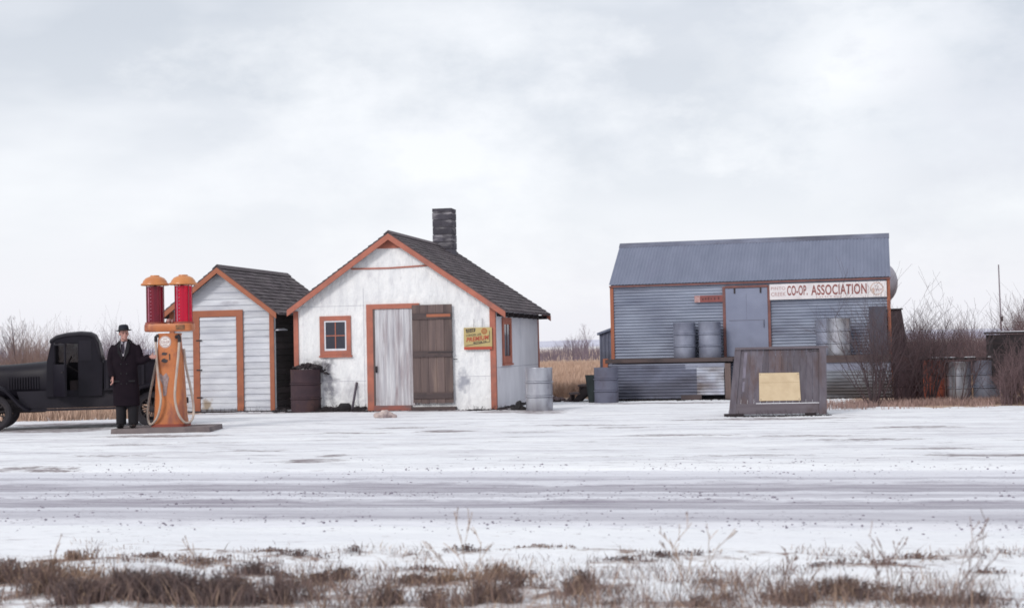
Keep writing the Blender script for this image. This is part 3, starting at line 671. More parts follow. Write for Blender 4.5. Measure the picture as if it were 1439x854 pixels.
mb = MB(); gable_wall(mb, SW, sxp, -.05, srz(0) - .09, srz(SW) - .09, szp - .09, SL - .1, SL); mb.build('back_wall', 'dark_wood', shed)
shingles(shed, sxp, szp, ssl, -.24, SW + .22, -so, SL + .2)
rake(shed, sxp, szp, ssl, -.24, SW + .16, -so + .003, .13, mat='orange_dull')
mb = MB(); mb.box(SW - .10, SW + .01, -.03, -.003, -.02, srz(SW) - .06); mb.box(-.01, .1, -.03, -.003, -.02, srz(0) - .06); mb.build('corner_board', 'orange_dull', shed)
a = FL(SO, 273, 510).x; b = FL(SO, 282, 510).x; c = FL(SO, 334, 510).x; d = FL(SO, 343, 510).x; zt = FL(SO, 308, 436).z; zu = FL(SO, 308, 445).z
mb = MB(); mb.box(a, b, -.035, -.004, .0, zt); mb.box(c, d, -.035, -.004, .0, zt); mb.box(b, c, -.035, -.004, zu, zt); mb.build('door_frame', 'orange_dull', shed)
mb = MB(); zz = .07
while zz < zu - .02:
    z2 = min(zz + .15, zu - .01); j = rng.uniform(-.003, .003); mb.raw([(b + .01, -.03 + j, zz), (c - .01, -.03 + j, zz), (c - .01, -.012, z2), (b + .01, -.012, z2), (b + .01, -.001, zz), (c - .01, -.001, zz)], [(0, 1, 2, 3), (4, 5, 1, 0)]); zz = z2
sd = mb.build('door', 'clapboard', shed)
mb = MB()
for z in (.35, 1.0, 1.7): mb.box(b - .08, b + .06, -.045, -.036, z - .015, z + .015)
mb.build('hinges', 'dark_metal', sd)
mb = MB(); mb.box(-.02, SW + .02, -.06, -.002, -.06, .03); mb.build('sill_plank', 'grey_wood_h', shed)
# pale metal pan fixed to the corner of the shed
p = atY(394, 463, SA.y + .15)
pn = thing('metal_pan', 'shallow pale metal pan hung in the gap between shed and white house', 'pan', p)
mb = MB(); mb.lathe([(.0, .03), (.1, .03), (.17, 0), (.18, -.02), (.16, -.015), (.09, .015), (0, .015)], n=24); mb.build('dish', 'silver', pn, True)
mb = MB(); mb.tube([(-.17, 0, 0), (-.24, .05, .01)], .012, 6); mb.build('bracket', 'dark_metal', pn)

# ------------------------------------------------------------------ co-op warehouse
CR = R(-14.5); CP = atY(861.5, 500, 36.4); CP.z = 0; CO = (CP, CR)
CW = FL(CO, 1252, 500).x; ze0 = FL(CO, 857, 403.5, -.05).z; ze1 = FL(CO, 1249, 388.5, -.05).z; zew = (ze0 + ze1) / 2 + .03
DZ = 1.03; HD = 1.75; zrg = FL(CO, 1060, 338, HD).z
print('COOP', CP, CW, ze0, ze1, 'ridge', zrg, 'deckz', FL(CO, 862, 505, -.9).z, FL(CO, 1200, 500, -.9).z, FL(CO, 870, 563, -.9).z, FL(CO, 1220, 556, -.9).z)
coop = thing('warehouse', 'long grey corrugated iron warehouse with rust orange trim and raised loading deck', 'building', CP, CR)
mb = MB(); mb.prismx([(.03, 0), (2 * HD, 0), (2 * HD, zew), (HD, zrg - .05), (.03, zew)], 0.02, CW - .02); mb.build('inner_wall', 'galv_skirt', coop)
cs = .30
dx0 = FL(CO, 1020, 450).x; dx1 = FL(CO, 1081, 450).x
mb = MB(); corr(mb, (0, .01, DZ), (1, 0, 0), (0, 0, 1), (0, -1, 0), CW, zew - DZ, .076, .015); mb.build('wall', 'galv', coop)
# right gable end and left end in vertical ribs
for xx, nx in ((CW + .01, 1), (-.01, -1)):
    mb = MB(); n = 160
    vs = []; 
    for i in range(n + 1):
        y = 2 * HD * i / n; z = zew + (zrg - zew) * (1 - abs(y - HD) / HD); a = .01 * math.sin(2 * math.pi * y / .076)
        vs += [(xx + a, y, 0), (xx + a, y, z)]
    mb.raw(vs, [(2 * i, 2 * i + 2, 2 * i + 3, 2 * i + 1) for i in range(n)]); mb.build('end_wall', 'galv', coop)
# roof: front and back slopes
k = (zrg - zew) / HD; mb = MB()
for sg in (1, -1):
    yo = HD - sg * (HD + .05); zo = zrg - (HD + .05) * k; dv = Vector((0, sg * (HD + .05), (HD + .05) * k)).normalized(); dn = Vector((0, -sg * dv.z, sg * dv.y * 1)) if sg > 0 else Vector((0, dv.z, -dv.y))
    corr(mb, (-.05, yo, zo + .03), dv, (1, 0, 0), Vector((0, -dv.z, dv.y)) if sg > 0 else Vector((0, dv.z, -dv.y)), (HD + .05) * math.hypot(1, k), CW + .1, .085, .006, nu=6)
rf = mb.build('roof', 'galv_roof', coop)
mb = MB(); mb.prismx([(HD - .16, zrg + .045 - .16 * k), (HD, zrg + .06), (HD + .16, zrg + .045 - .16 * k), (HD + .16, zrg + .03 - .16 * k), (HD, zrg + .04), (HD - .16, zrg + .03 - .16 * k)], -.06, CW + .06); mb.build('ridge_cap', 'galv_skirt', rf)
mb = MB(); ez = zrg - (HD + .05) * k; mb.box(-.04, CW + .05, -.068, -.052, ez - .035, ez + .006); mb.build('eave_board', 'coop_trim', coop)
mb = MB()
for a_, b_ in ((-.03, .055), (CW - .045, CW + .035)): mb.box(a_, b_, -.03, -.0, DZ - .02 if a_ < 1 else .3, ez - .0); mb.box(a_ if a_ > 0 else a_, b_, .0, .03, DZ, zew - .02)
mb.build('corner_board', 'orange_dull', coop)
# sliding door and frame
ztd = FL(CO, 1050, 403).z
mb = MB(); mb.box(dx0 + .02, dx1 - .02, -.05, -.028, DZ + .01, ztd - .03); cdoor = mb.build('sliding_door', 'metal_door', coop)
mb = MB()
for f in (.23, .83): x = dx0 + f * (dx1 - dx0); mb.box(x - .02, x + .02, -.065, -.051, ztd - .16, ztd - .02)
mb.build('door_hangers', 'dark_metal', cdoor)
mb = MB(); mb.box(dx0 + .1, dx1 - .1, -.054, -.0505, 1.93, 1.945); mb.box((dx0 + dx1) / 2 - .006, (dx0 + dx1) / 2, -.053, -.0505, 1.95, 2.6); mb.tube([(dx1 - .12, -.06, 1.95), (dx1 - .12, -.08, 1.85), (dx1 - .12, -.06, 1.75)], .01, 6); mb.build('door_handle', 'galv_skirt', cdoor)
mb = MB(); mb.box(dx0 - .055, dx0 + .015, -.045, -.012, DZ, ztd + .02); mb.box(dx1 - .015, dx1 + .05, -.045, -.012, DZ, ztd + .02); mb.box(dx0 + .015, dx1 - .015, -.07, -.012, ztd - .02, ztd + .035); mb.build('door_frame', 'coop_trim', coop)
# deck
DD = .9
mb = MB(); 
for i in range(7): mb.box(-.02, CW + .02, -DD + i * .13, -DD + i * .13 + .122, DZ - .045, DZ - rng.uniform(0, .006))
deck = mb.build('deck', 'brown_wood_h', coop)
xm = FL(CO, 1020, 510, -DD).x
mb = MB(); mb.box(-.02, xm + .18, -DD - .03, -DD, DZ - .095, DZ - .002); mb.box(xm + .5, CW + .02, -DD - .03, -DD, DZ - .17, DZ - .002); mb.build('deck_beam', 'brown_wood_h', deck)
mb = MB(); mb.box(xm - .02, xm + .12, -DD - .035, -DD + .1, 0, DZ - .14); mb.build('deck_post', 'brown_wood', deck)
xs_ = FL(CO, 981, 530, -DD).x; xr0 = FL(CO, 1150, 530, -DD).x
mb = MB(); corr(mb, (0, -DD + .02, .04), (1, 0, 0), (0, 0, 1), (0, -1, 0), xs_, DZ - .19, .076, .015); sk = mb.build('skirt', 'galv_skirt', coop)
mb = MB(); corr(mb, (xs_ - .02, -DD - .01, .12), (1, 0, 0), (0, 0, 1), (0, -1, 0), xm - xs_ - .02, DZ - .34, .076, .012); mb.build('skirt_patch', 'galv_new', coop)
mb = MB(); corr(mb, (xm, -DD + .3, .04), (1, 0, 0), (0, 0, 1), (0, -1, 0), xr0 - xm, DZ - .19, .076, .015); mb.build('skirt', 'galv_skirt', coop)
mb = MB(); corr(mb, (xr0, -DD + .02, .02), (1, 0, 0), (0, 0, 1), (0, -1, 0), CW - xr0, DZ - .36, .076, .016); mb.build('skirt', 'galv_green', coop)
mb = MB(); mb.box(0, xs_, -DD + .012, -DD + .016, DZ - .16, DZ - .13); mb.box(xr0, CW, -DD + .01, -DD + .02, DZ - .36, DZ - .17); mb.box(xs_ - .3, xm - .02, -DD + .01, -DD + .015, DZ - .27, DZ - .13); mb.build('skirt_flashing', 'grey_drum', coop)
mb = MB(); corr(mb, (0, -DD + .02, .04), (0, 1, 0), (0, 0, 1), (-1, 0, 0), DD, DZ - .19, .076, .011); corr(mb, (CW, -DD + .02, .04), (0, 1, 0), (0, 0, 1), (1, 0, 0), DD, DZ - .19, .076, .011); mb.build('skirt', 'galv_skirt', coop)
mb = MB(); a = FL(CO, 848, 511, -DD).x; mb.box(a, a + .12, -DD - .02, -DD + .1, DZ - .22, DZ + .02); mb.build('deck_end_block', 'orange_dull', deck)
mb = MB(); a = FL(CO, 958, 550, -DD - .05).x; mb.box(a, a + .5, -DD - .12, -DD - .04, .02, .13); mb.build('skirt_board', 'brown_wood_h', coop)
# low lean-to behind the left end
la = FL(CO, 843, 480, 1.9).x
mb = MB(); 
corr(mb, (la, 1.9, 0), (0, 0, 1), (1, 0, 0), (0, -1, 0), 1.72, -la - .0, .1, .01)
mb.box(la, -.0, 1.93, 3.4, 0, 1.70); lt = mb.build('lean_to', 'galv_skirt', coop)
mb = MB(); mb.prism([(la - .05, 1.72), (0, 1.98), (0, 1.92), (la - .05, 1.66)], 1.82, 3.5); mb.prism([(la, 1.70), (0, 1.70), (0, 1.93)], 1.905, 3.4); mb.build('lean_to_roof', 'galv_roof', lt)
# big lettered sign
x0, x1, z0, z1 = RECT(CO, 1082, 397, 1246.5, 419, -.08); W_, H_ = x1 - x0, z1 - z0
sg = thing('store_sign', 'long white board lettered CO-OP ASSOCIATION under the warehouse eave', 'sign', CP, CR)
mb = MB(); mb.box(x0, x1, -.0755, -.045, z0, min(z1, ez - .05)); mb.build('sign_board', 'sign_white', sg)
sx = lambda px: x0 + (px - 1082) / 164.5 * W_; sz = lambda f: z1 - f * H_
text('PINTO', sx(1084), sx(1104.5), sz(.37), sz(.17), -.0765, 'sign_red_pale', sg, bold=.005)
text('CREEK', sx(1084), sx(1105), sz(.77), sz(.53), -.0765, 'sign_red_pale', sg, bold=.005)
text('CO-OP.', sx(1107), sx(1136), sz(.76), sz(.12), -.0765, 'sign_red', sg, bold=.025)
text('ASSOCIATION', sx(1141), sx(1219), sz(.78), sz(.12), -.0765, 'sign_red', sg, bold=.025)
text('LIMITED', sx(1148), sx(1184), sz(.94), sz(.84), -.0765, 'sign_red_pale', sg)
cx_, cz_, rr = sx(1233), sz(.47), .155
def ringm(mb, cx, cz, r0, r1, y, n=32):
    mb.raw([(cx + r0 * math.cos(i * 2 * math.pi / n), y, cz + r0 * math.sin(i * 2 * math.pi / n)) for i in range(n)] + [(cx + r1 * math.cos(i * 2 * math.pi / n), y, cz + r1 * math.sin(i * 2 * math.pi / n)) for i in range(n)], [(i, (i + 1) % n, (i + 1) % n + n, i + n) for i in range(n)])
mb = MB(); ringm(mb, cx_, cz_, rr, rr * .88, -.0775); mb.prism([(cx_ - rr * .8, cz_), (cx_ - rr * .45, cz_ + .03), (cx_ - rr * .35, cz_ - .09), (cx_ - rr * .6, cz_ - .10)], -.078, -.0755); mb.build('emblem', 'sign_orange_pale', sg)
text('CO-OP', cx_ - rr * .5, cx_ + rr * .78, cz_ - .05, cz_ + .005, -.077, 'sign_red_pale', sg, bold=.02)
text('THE', cx_ - rr * .3, cx_ + rr * .3, cz_ + .035, cz_ + .07, -.077, 'sign_orange_pale', sg)
# small red board
x0, x1, z0, z1 = RECT(CO, 976.5, 415, 1016, 424.5, -.03)
rb = thing('name_board', 'small rusty red board with faded lettering left of the sliding door', 'sign', CP, CR)
mb = MB(); mb.box(x0, x1, -.045, -.022, z0, z1); mb.build('board', 'red_board', rb)
mb = MB(); mb.box(x0, x0 + .14, -.049, -.046, z0, z1); mb.build('end_strip', 'sign_red_pale', rb)
mb = MB(); 
for i, f in enumerate((.30, .40, .50, .60, .72, .86)): xx = x0 + f * (x1 - x0); mb.box(xx - .016, xx + .016, -.0475, -.046, z0 + .05 + .01 * (i % 2), z0 + .10 + .015 * (i % 3))
mb.build('faded_marks', pm('dark_red_marks', (.12, .05, .05), (.18, .07, .06), 9, .9), rb)
# dark sheet leaning at the right end of the deck
x0, x1, z0, z1 = RECT(CO, 1222, 430, 1247, 497, -.2)
ds = thing('dark_sheet', 'tall dark metal sheet leaning on the warehouse wall near its right corner', 'metal sheet', CP, CR)
mm = Matrix.Rotation(R(-5), 4, 'X'); mb = MB(); mb.box(x0, x1, -.012, .012, 0, z1 - DZ, Matrix.Translation((0, -.22, DZ + .005)) @ Matrix.Rotation(R(-6), 4, 'X')); mb.build('sheet', pm('dark_iron_sheet', (.10, .10, .125), (.07, .07, .09), 3, .7, .2), ds)
# silver storage tank behind the warehouse
p = atY(1240, 390, 41.5)
tk = thing('storage_tank', 'silver round-ended fuel tank showing behind the warehouse right corner', 'tank', (p.x - 1.27, 41.5, 0), R(0))
th_ = FL(CO, 1255, 392).z; zc_ = p.z - .16
mt_ = Matrix.Translation((0, 0, zc_)) @ Matrix.Rotation(R(90), 4, 'Y')
rp = [(0, -1.5)] + [(.62 * math.sin(t), -1.25 - .28 * math.cos(t)) for t in [i * math.pi / 16 for i in range(1, 8)]] + [(.62, -1.2), (.62, 1.2)] + [(.62 * math.cos(t), 1.2 + .5 * math.sin(t)) for t in [i * math.pi / 16 for i in range(1, 9)]]
mb = MB(); mb.lathe(rp, n=36, m=mt_); mb.build('tank_shell', 'tank', tk, True)
mb = MB()
for x in (-.9, .9):
    for y in (-.4, .4): mb.bar((x, y, 0), (x, y * .9, zc_ - .4), .12, .12)
mb.build('tank_stand', 'grey_wood', tk)
# brown shack behind
p = gnd(1254, 545)
sh = thing('brown_shack', 'tall narrow dark brown outhouse behind the warehouse right corner', 'outhouse', (atY(1256, 500, 39.5).x, 39.5, 0), R(-10))
mb = MB(); h1 = atY(1265, 435, 39.5).z; w_ = .36
mb.prism([(-.45, 0), (.52, 0), (.42, h1 * .45), (.25, h1), (-.45, h1)], 0, .9); mb.build('wall', pm('dark_brown_boards', (.11, .08, .078), (.07, .052, .055), 3, .9, st=(5, 5, .4), island=.2), sh)
mb = MB(); mb.prismx([(-.05, h1 + .035), (.95, h1 + .02), (.95, h1 + .003), (-.05, h1 + .003)], -.48, .29); mb.build('roof', 'dark_wood', sh)
mb = MB(); mb.box(-.62, -.46, .1, .5, 0, h1 + .08); mb.build('vent_stack', 'dark_wood', sh)

# ------------------------------------------------------------------ drums
def drum(mat, label, loc, rz=0., h=.88, r=.292, group=None, name='oil_drum'):
    t = thing(name, label, 'drum', loc, rz, group)
    pr = [(0, .02), (r - .02, .02), (r - .006, 0), (r, .012)]
    for zc in (h / 3, 2 * h / 3):
        pr += [(r, zc - .030), (r - .010, zc - .022), (r + .018, zc - .010), (r + .020, zc), (r + .018, zc + .010), (r - .010, zc + .022), (r, zc + .030)]
    pr += [(r, h - .02), (r + .006, h - .008), (r + .002, h), (r - .012, h), (r - .014, h - .02), (0, h - .018)]
    mb = MB(); mb.lathe(pr, n=36); mb.build('shell', mat, t, True)
    mb = MB(); mb.lathe([(0, .022), (.03, .022), (.034, 0), (.034, -.01)], (r * .6, 0, h - .018), 12); mb.build('bung', 'dark_metal', t)
    return t
p = gnd(759, 577); drum('silver', 'shiny silver drum standing on snow at the right corner of the white house', (p.x, p.y + .2, 0), .5, .93, .295)
p = gnd(429, 579); drum('rust_drum', 'rusty dark brown drum heaped with rubble left of the front window', (p.x, p.y + .2, -.02), .2, 1.0, .345)
p = gnd(854, 566); drum('grey_drum2', 'dull blue grey drum on the ground at the left end of the loading deck', (p.x, p.y + .25, 0), .9, .85, .292)
p = gnd(833, 566); 
gd = thing('green_drum', 'narrow dark green can wedged between the wooden steps and the grey drum', 'can', (p.x + .08, p.y + .35, 0), .3)
mb = MB(); mb.lathe([(0, 0), (.15, 0), (.22, .62), (.235, .66), (.22, .67), (.20, .64), (0, .6)], n=24); mb.build('shell', 'green_drum', gd, True)
def on_deck(px, ly=-.42): q = FL(CO, px, 498, ly); m = Matrix.Translation(CP) @ Matrix.Rotation(CR, 4, 'Z'); w = m @ Vector((q.x, ly, 0)); return (w.x, w.y, DZ)
G_ = 'fuel drums standing on the loading deck'
drum('grey_drum', 'grey blue drum on the deck below the red board, farther from the door', on_deck(963), 1.2, .88, .275, G_)
drum('grey_drum', 'grey blue drum with a rust run, close against the left edge of the sliding door', on_deck(998.5), 2.4, .88, .275, G_)
drum('grey_drum', 'dark drum on the deck, mostly hidden left of the shiny one', on_deck(1164, -.30), 1.9, .88, .275, G_)
drum('silver', 'shiny mottled silver drum on the deck under the long sign', on_deck(1180, -.55), .2, .89, .285, G_)
G_ = 'drums standing in the brush right of the warehouse'
Yb = 31.6
def by(px, Y, z=0): q = atY(px, 520, Y); return (q.x, Y, z)
drum('silver', 'scuffed silver drum half hidden behind twigs, left of the two right-hand drums', by(1347, Yb), .4, .86, .27, G_)
drum('grey_drum', 'pale blue grey drum, last one before the dark wagon at the right edge', by(1386, Yb - .1), 1.4, .88, .28, G_)
drum('rust_red', 'rust red drum standing behind the tall bare shrub', by(1313, Yb + .2), 1.0, .90, .24, G_)
drum('rust_drum', 'dark rusty drum beside the warehouse corner behind the shrubs', by(1277, Yb + .6), 1.0, 1.0, .33, G_)
# dark plank resting across the drums
a = Vector(by(1296, Yb + .1)); b = Vector(by(1402, Yb - .15))
sp = thing('shelf_plank', 'long dark plank lying across the drums at right with snow on it', 'plank', ((a + b) / 2))
d = (b - a) / 2; mb = MB(); mb.bar(Vector((-d.x, -d.y, .935)), Vector((d.x, d.y, .93)), .42, .05); mb.build('board', 'dark_wood', sp)
mb = MB()
for i in range(9): t_ = rng.uniform(-.9, .9); mb.ell((d.x * t_, d.y * t_ - .12, .96), (.06 + rng.random() * .05, .08, .012), 10, 6)
mb.build('snow', pm('snow_patch', (.8, .82, .86), (.7, .7, .75), 4, .8), sp)

# wagon / old machine at right edge
p = by(1418, 30.5); wg_ = thing('farm_wagon', 'dark old farm wagon cut off by the right edge of the picture', 'wagon', (p[0] + .25, 30.8, 0), R(-12))
mb = MB()
for i in range(5): mb.box(-.45, 2.2, -.03, .0, .45 + i * .2, .45 + i * .2 + .19); mb.box(-.45, -.42, .0, 1.2, .45 + i * .2, .45 + i * .2 + .19); mb.box(-.45, 2.2, 1.2, 1.23, .45 + i * .2, .45 + i * .2 + .19)
mb.box(-.45, 2.2, 0, 1.2, .42, .45); mb.build('wagon_box', 'dark_wood', wg_)
mb = MB(); mb.box(-.5, 2.25, -.06, 1.25, 1.46, 1.50); top_ = mb.build('lid', 'dark_wood', wg_)
mb = MB(); mb.box(-.3, .6, -.055, .4, 1.501, 1.515); mb.build('snow', pm('snow_strip', (.7, .72, .78), (.6, .6, .66), 4, .8), top_)
def spoked(par, c, r, name='wheel', mat='wheel', nsp=10, tw=.03, mt='rubber', hub=.06, axis=0.):
    t = MB(); n = 36; k = 8; vs = []
    for i in range(n):
        a = 2 * math.pi * i / n
        for j in range(k):
            b = 2 * math.pi * j / k; rr = r - tw * 1.1 + tw * 1.1 * math.cos(b); vs.append((c[0] + rr * math.cos(a), c[1] + tw * math.sin(b) * 1.0, c[2] + rr * math.sin(a)))
    t.raw(vs, [(i * k + j, i * k + (j + 1) % k, ((i + 1) % n) * k + (j + 1) % k, ((i + 1) % n) * k + j) for i in range(n) for j in range(k)])
    w = MB(); ri = r - tw * 2.2
    for i in range(nsp):
        a = 2 * math.pi * (i + .3) / nsp; w.bar((c[0] + hub * .8 * math.cos(a), c[1], c[2] + hub * .8 * math.sin(a)), (c[0] + ri * math.cos(a), c[1], c[2] + ri * math.sin(a)), .022, .022, Vector((0, 1, 0)))
    mm = Matrix.Translation(c) @ Matrix.Rotation(R(90), 4, 'X')
    w.lathe([(0, .06), (hub * .7, .055), (hub, .02), (hub, -.04), (0, -.04)], n=16, m=mm)
    w.lathe([(ri - .02, .025), (ri + .012, .03), (ri + .012, -.03), (ri - .02, -.025), (ri - .02, .025)], n=36, m=mm)
    wo = w.build(name, mat, par); t.build('tyre', mt, wo, True); return wo
spoked(wg_, (-.02, -.12, .33), .33, nsp=10); spoked(wg_, (1.7, -.12, .33), .33, nsp=10)
# ------------------------------------------------------------------ steps beside the deck
p = gnd(812, 565); st = thing('wooden_steps', 'old dark wooden steps lying left of the green can', 'steps', (p.x, p.y + .25, 0), R(-12))
mb = MB(); mb.prism([(-.12, 0), (.04, 0), (.52, .42), (.52, .62), (.38, .62)], 0, .04); mb.prism([(-.12, 0), (.04, 0), (.52, .42), (.52, .62), (.38, .62)], .6, .64); mb.build('stringer', 'dark_wood', st)
for i, (x, z) in enumerate(((-.18, .20), (.05, .40), (.28, .60))):
    mb = MB(); mb.box(x - .02, x + .27, -.03, .67, z - .02, z + .025); mb.box(x + .0, x + .03, .045, .595, z - .18, z - .022); mb.build('tread', 'brown_wood_h', st)
p = gnd(788, 565); rk = MB()
for i in range(14): rk.ell((rng.uniform(-.35, .3), rng.uniform(-.1, .2), rng.uniform(.0, .09)), (rng.uniform(.05, .12), .08, rng.uniform(.04, .08)), 7, 5, Matrix.Rotation(rng.random() * 3, 3, 'Z'))
o = rk.build('rubble_pile', 'weed_dark', loc=(p.x, p.y + .3, 0)); tag(o, 'low pile of dark rubble at the foot of the wooden steps', 'rubble')

# ------------------------------------------------------------------ plank panel with poster
BP = gnd(1093, 584); BR = R(-8); BO = (BP, BR)
bd = thing('plank_crate', 'leaning grey plank stand with a tan paper sheet tacked on its front', 'crate', BP, BR)
b0 = FL(BO, 1027, 584).x; b1 = FL(BO, 1161, 584).x; bz = FL(BO, 1095, 487, .35).z; c0 = FL(BO, 1036, 490, .35).x; c1 = FL(BO, 1160, 490, .35).x
dep = .35
def bpt(fx, fz, off=0.):           # point on the leaning face
    xa = b0 + (c0 - b0) * fz; xb = b1 + (c1 - b1) * fz
    return Vector((xa + (xb - xa) * fx, dep * fz - off, bz * fz))
def bquad(mb, fx0, fx1, fz0, fz1, o0, o1):
    ps = [bpt(fx0, fz0, o0), bpt(fx1, fz0, o0), bpt(fx1, fz1, o0), bpt(fx0, fz1, o0), bpt(fx0, fz0, o1), bpt(fx1, fz0, o1), bpt(fx1, fz1, o1), bpt(fx0, fz1, o1)]
    mb.raw(ps, [(3, 2, 1, 0), (4, 5, 6, 7), (0, 1, 5, 4), (1, 2, 6, 5), (2, 3, 7, 6), (3, 0, 4, 7)])
mb = MB(); nb = 13
for i in range(nb): bquad(mb, .03 + .90 * i / nb, .03 + .90 * (i + .96) / nb, .17, .97, 0, .02 + rng.uniform(0, .008))
mb.build('front_boards', 'grey_wood', bd)
mb = MB(); bquad(mb, .03, .93, .03, .18, .0, .045); bquad(mb, -.02, 1.03, .965, 1.0, .0, .07); mb.build('rails', 'grey_wood_h', bd)
mb = MB(); bquad(mb, .93, 1.01, .02, .964, .0, .075); mb.build('post', 'grey_wood', bd)
mb = MB(); bquad(mb, -.02, .05, .02, .964, .0, .05); mb.build('post', 'grey_wood', bd)
mb = MB(); mb.prismx([(dep * .03, .02), (.95, .02), (.7, bz * .96), (dep * .96, bz * .96)], b1 - .06, b1 - .03); mb.build('side_boards', 'grey_wood', bd)
mb = MB(); mb.raw([(b0 - .02, -.0, .0), (b0 - .02, .95, 0), (c0 - .02, .7, bz * .96), (c0 - .02, dep * .96, bz * .96), (b0 + .01, 0, 0), (b0 + .01, .95, 0), (c0 + .01, .7, bz * .96), (c0 + .01, dep * .96, bz * .96)], [(0, 1, 2, 3), (7, 6, 5, 4), (0, 3, 7, 4), (1, 5, 6, 2)]); mb.build('side_boards', 'grey_wood', bd)
mb = MB(); bquad(mb, .26, .93, .178, .186, .0455, .05); mb.build('snow', pm('snow_ledge', (.8, .81, .85), (.7, .7, .75), 4, .8), bd)
mb = MB()
mb.box(b0 - .12, b0 + .25, -.12, .06, -.01, .05); mb.box(b1 - .38, b1 - .18, -.1, .06, -.01, .05); mb.build('foot_block', 'dark_wood', bd)
mb = MB(); bquad(mb, .09, .125, .55, .93, .0295, .031); bquad(mb, .10, .125, .35, .50, .0295, .031); mb.build('whitewash_streak', pm('pale_streak', (.26, .24, .28), (.17, .155, .18), 9, .9, st=(1, 1, .4)), bd)
p0 = bpt(.81, .93); text('Co-p', p0.x, p0.x + .19, p0.z - .035, p0.z + .03, p0.y - .033, 'dark_mark', bd, bold=.02)
ps = thing('paper_sheet', 'blank tan paper sheet tacked to the grey plank stand', 'poster', BP, BR)
q0 = FL(BO, 1067.5, 563, .06); q1 = FL(BO, 1124, 523, .22); fz0, fz1 = q0.z / bz, q1.z / bz
fa = (1067.5 - 1030) / 131; fb_ = (1124 - 1030) / 131
def pq(mb, x0, x1, f0, f1, o0, o1):
    v = [Vector((x, dep * f - o, bz * f)) for o in (o0, o1) for (x, f) in ((x0, f0), (x1, f0), (x1 - .01, f1), (x0 + .012, f1))]
    mb.raw(v, [(3, 2, 1, 0), (4, 5, 6, 7), (0, 1, 5, 4), (1, 2, 6, 5), (2, 3, 7, 6), (3, 0, 4, 7)])
PX0, PX1 = q0.x, q1.x
mb = MB(); pq(mb, PX0, PX1, fz0, fz1, .032, .036); mb.build('sheet', 'tan_poster', ps)
mb = MB()
for fx in (PX0 + .03, PX1 - .03):
    for fz in (fz0 + .02, fz1 - .02): mb.ell((fx, dep * fz - .038, bz * fz), (.008, .004, .008), 8, 5)
mb.build('tacks', 'dark_metal', ps)
mb = MB(); pq(mb, PX0 + .01, PX1 - .01, (fz0 + fz1) / 2 + .06, (fz0 + fz1) / 2 + .063, .0365, .037); mb.build('fold_line', pm('fold_brown', (.36, .24, .13), (.4, .3, .15), 9, .9), ps)

# ------------------------------------------------------------------ pump island
SLZ = .085
q = gnd(230, 608); QY = q.y
isl = thing('concrete_island', 'low concrete slab under the orange twin pump', 'slab', (0, 0, 0))
xa = gnd(163, 608).x; xb = gnd(298, 606).x
mb = MB(); mb.prism([(xa, -.05), (xb, -.05), (xb - .02, SLZ), (xa + .01, SLZ)], QY, QY + 1.15); o = mb.build('slab', 'concrete', isl)
isl.location = (xa, QY, 0); o.location = (-xa, -QY, 0)
PY = QY + .62; pc = atY(240.5, 560, PY)
PU = (Vector((pc.x, PY, SLZ)), R(-4))
pump = thing('fuel_pump', 'tall orange twin gas pump with red fuel in two glass cylinders', 'fuel pump', PU[0], PU[1])
S1 = PY / 2000.0
def pz(py): return (598.5 - py) * S1
def rr_ring(w, d, z, ox=0): return (ox, 0, z, w / 2, d / 2)
prof = [(.62, .44, .0), (.62, .44, .05), (.60, .42, .06), (.555, .40, .20), (.535, .38, .45), (.51, .36, .75), (.475, .34, 1.05), (.44, .33, 1.30), (.40, .31, 1.50), (.38, .30, 1.64), (.40, .32, 1.69)]
mb = MB(); mb.loft([rr_ring(w, d, z) for w, d, z in prof], 40, 4.5); body = mb.build('pump_body', 'pump_orange', pump, True)
mb = MB(); mb.loft([rr_ring(.66, .48, 0), rr_ring(.66, .48, .05)], 40, 5); mb.build('base_plate', 'pump_red', pump)
z1_ = pz(466); z2_ = pz(455)
mb = MB(); mb.loft([rr_ring(.84, .36, z1_ - .0), rr_ring(.88, .38, z1_ + .02), rr_ring(.88, .38, z2_ - .02), rr_ring(.86, .36, z2_)], 40, 6); hd = mb.build('head_box', 'pump_orange', pump, True)
mb = MB(); mb.box(.17, .33, -.195, -.187, z1_ + .03, z2_ - .03); mb.build('name_plate', pm('worn_plate', (.40, .17, .05), (.2, .1, .05), 40, .6, stain=(.04, .03, .03)), hd)
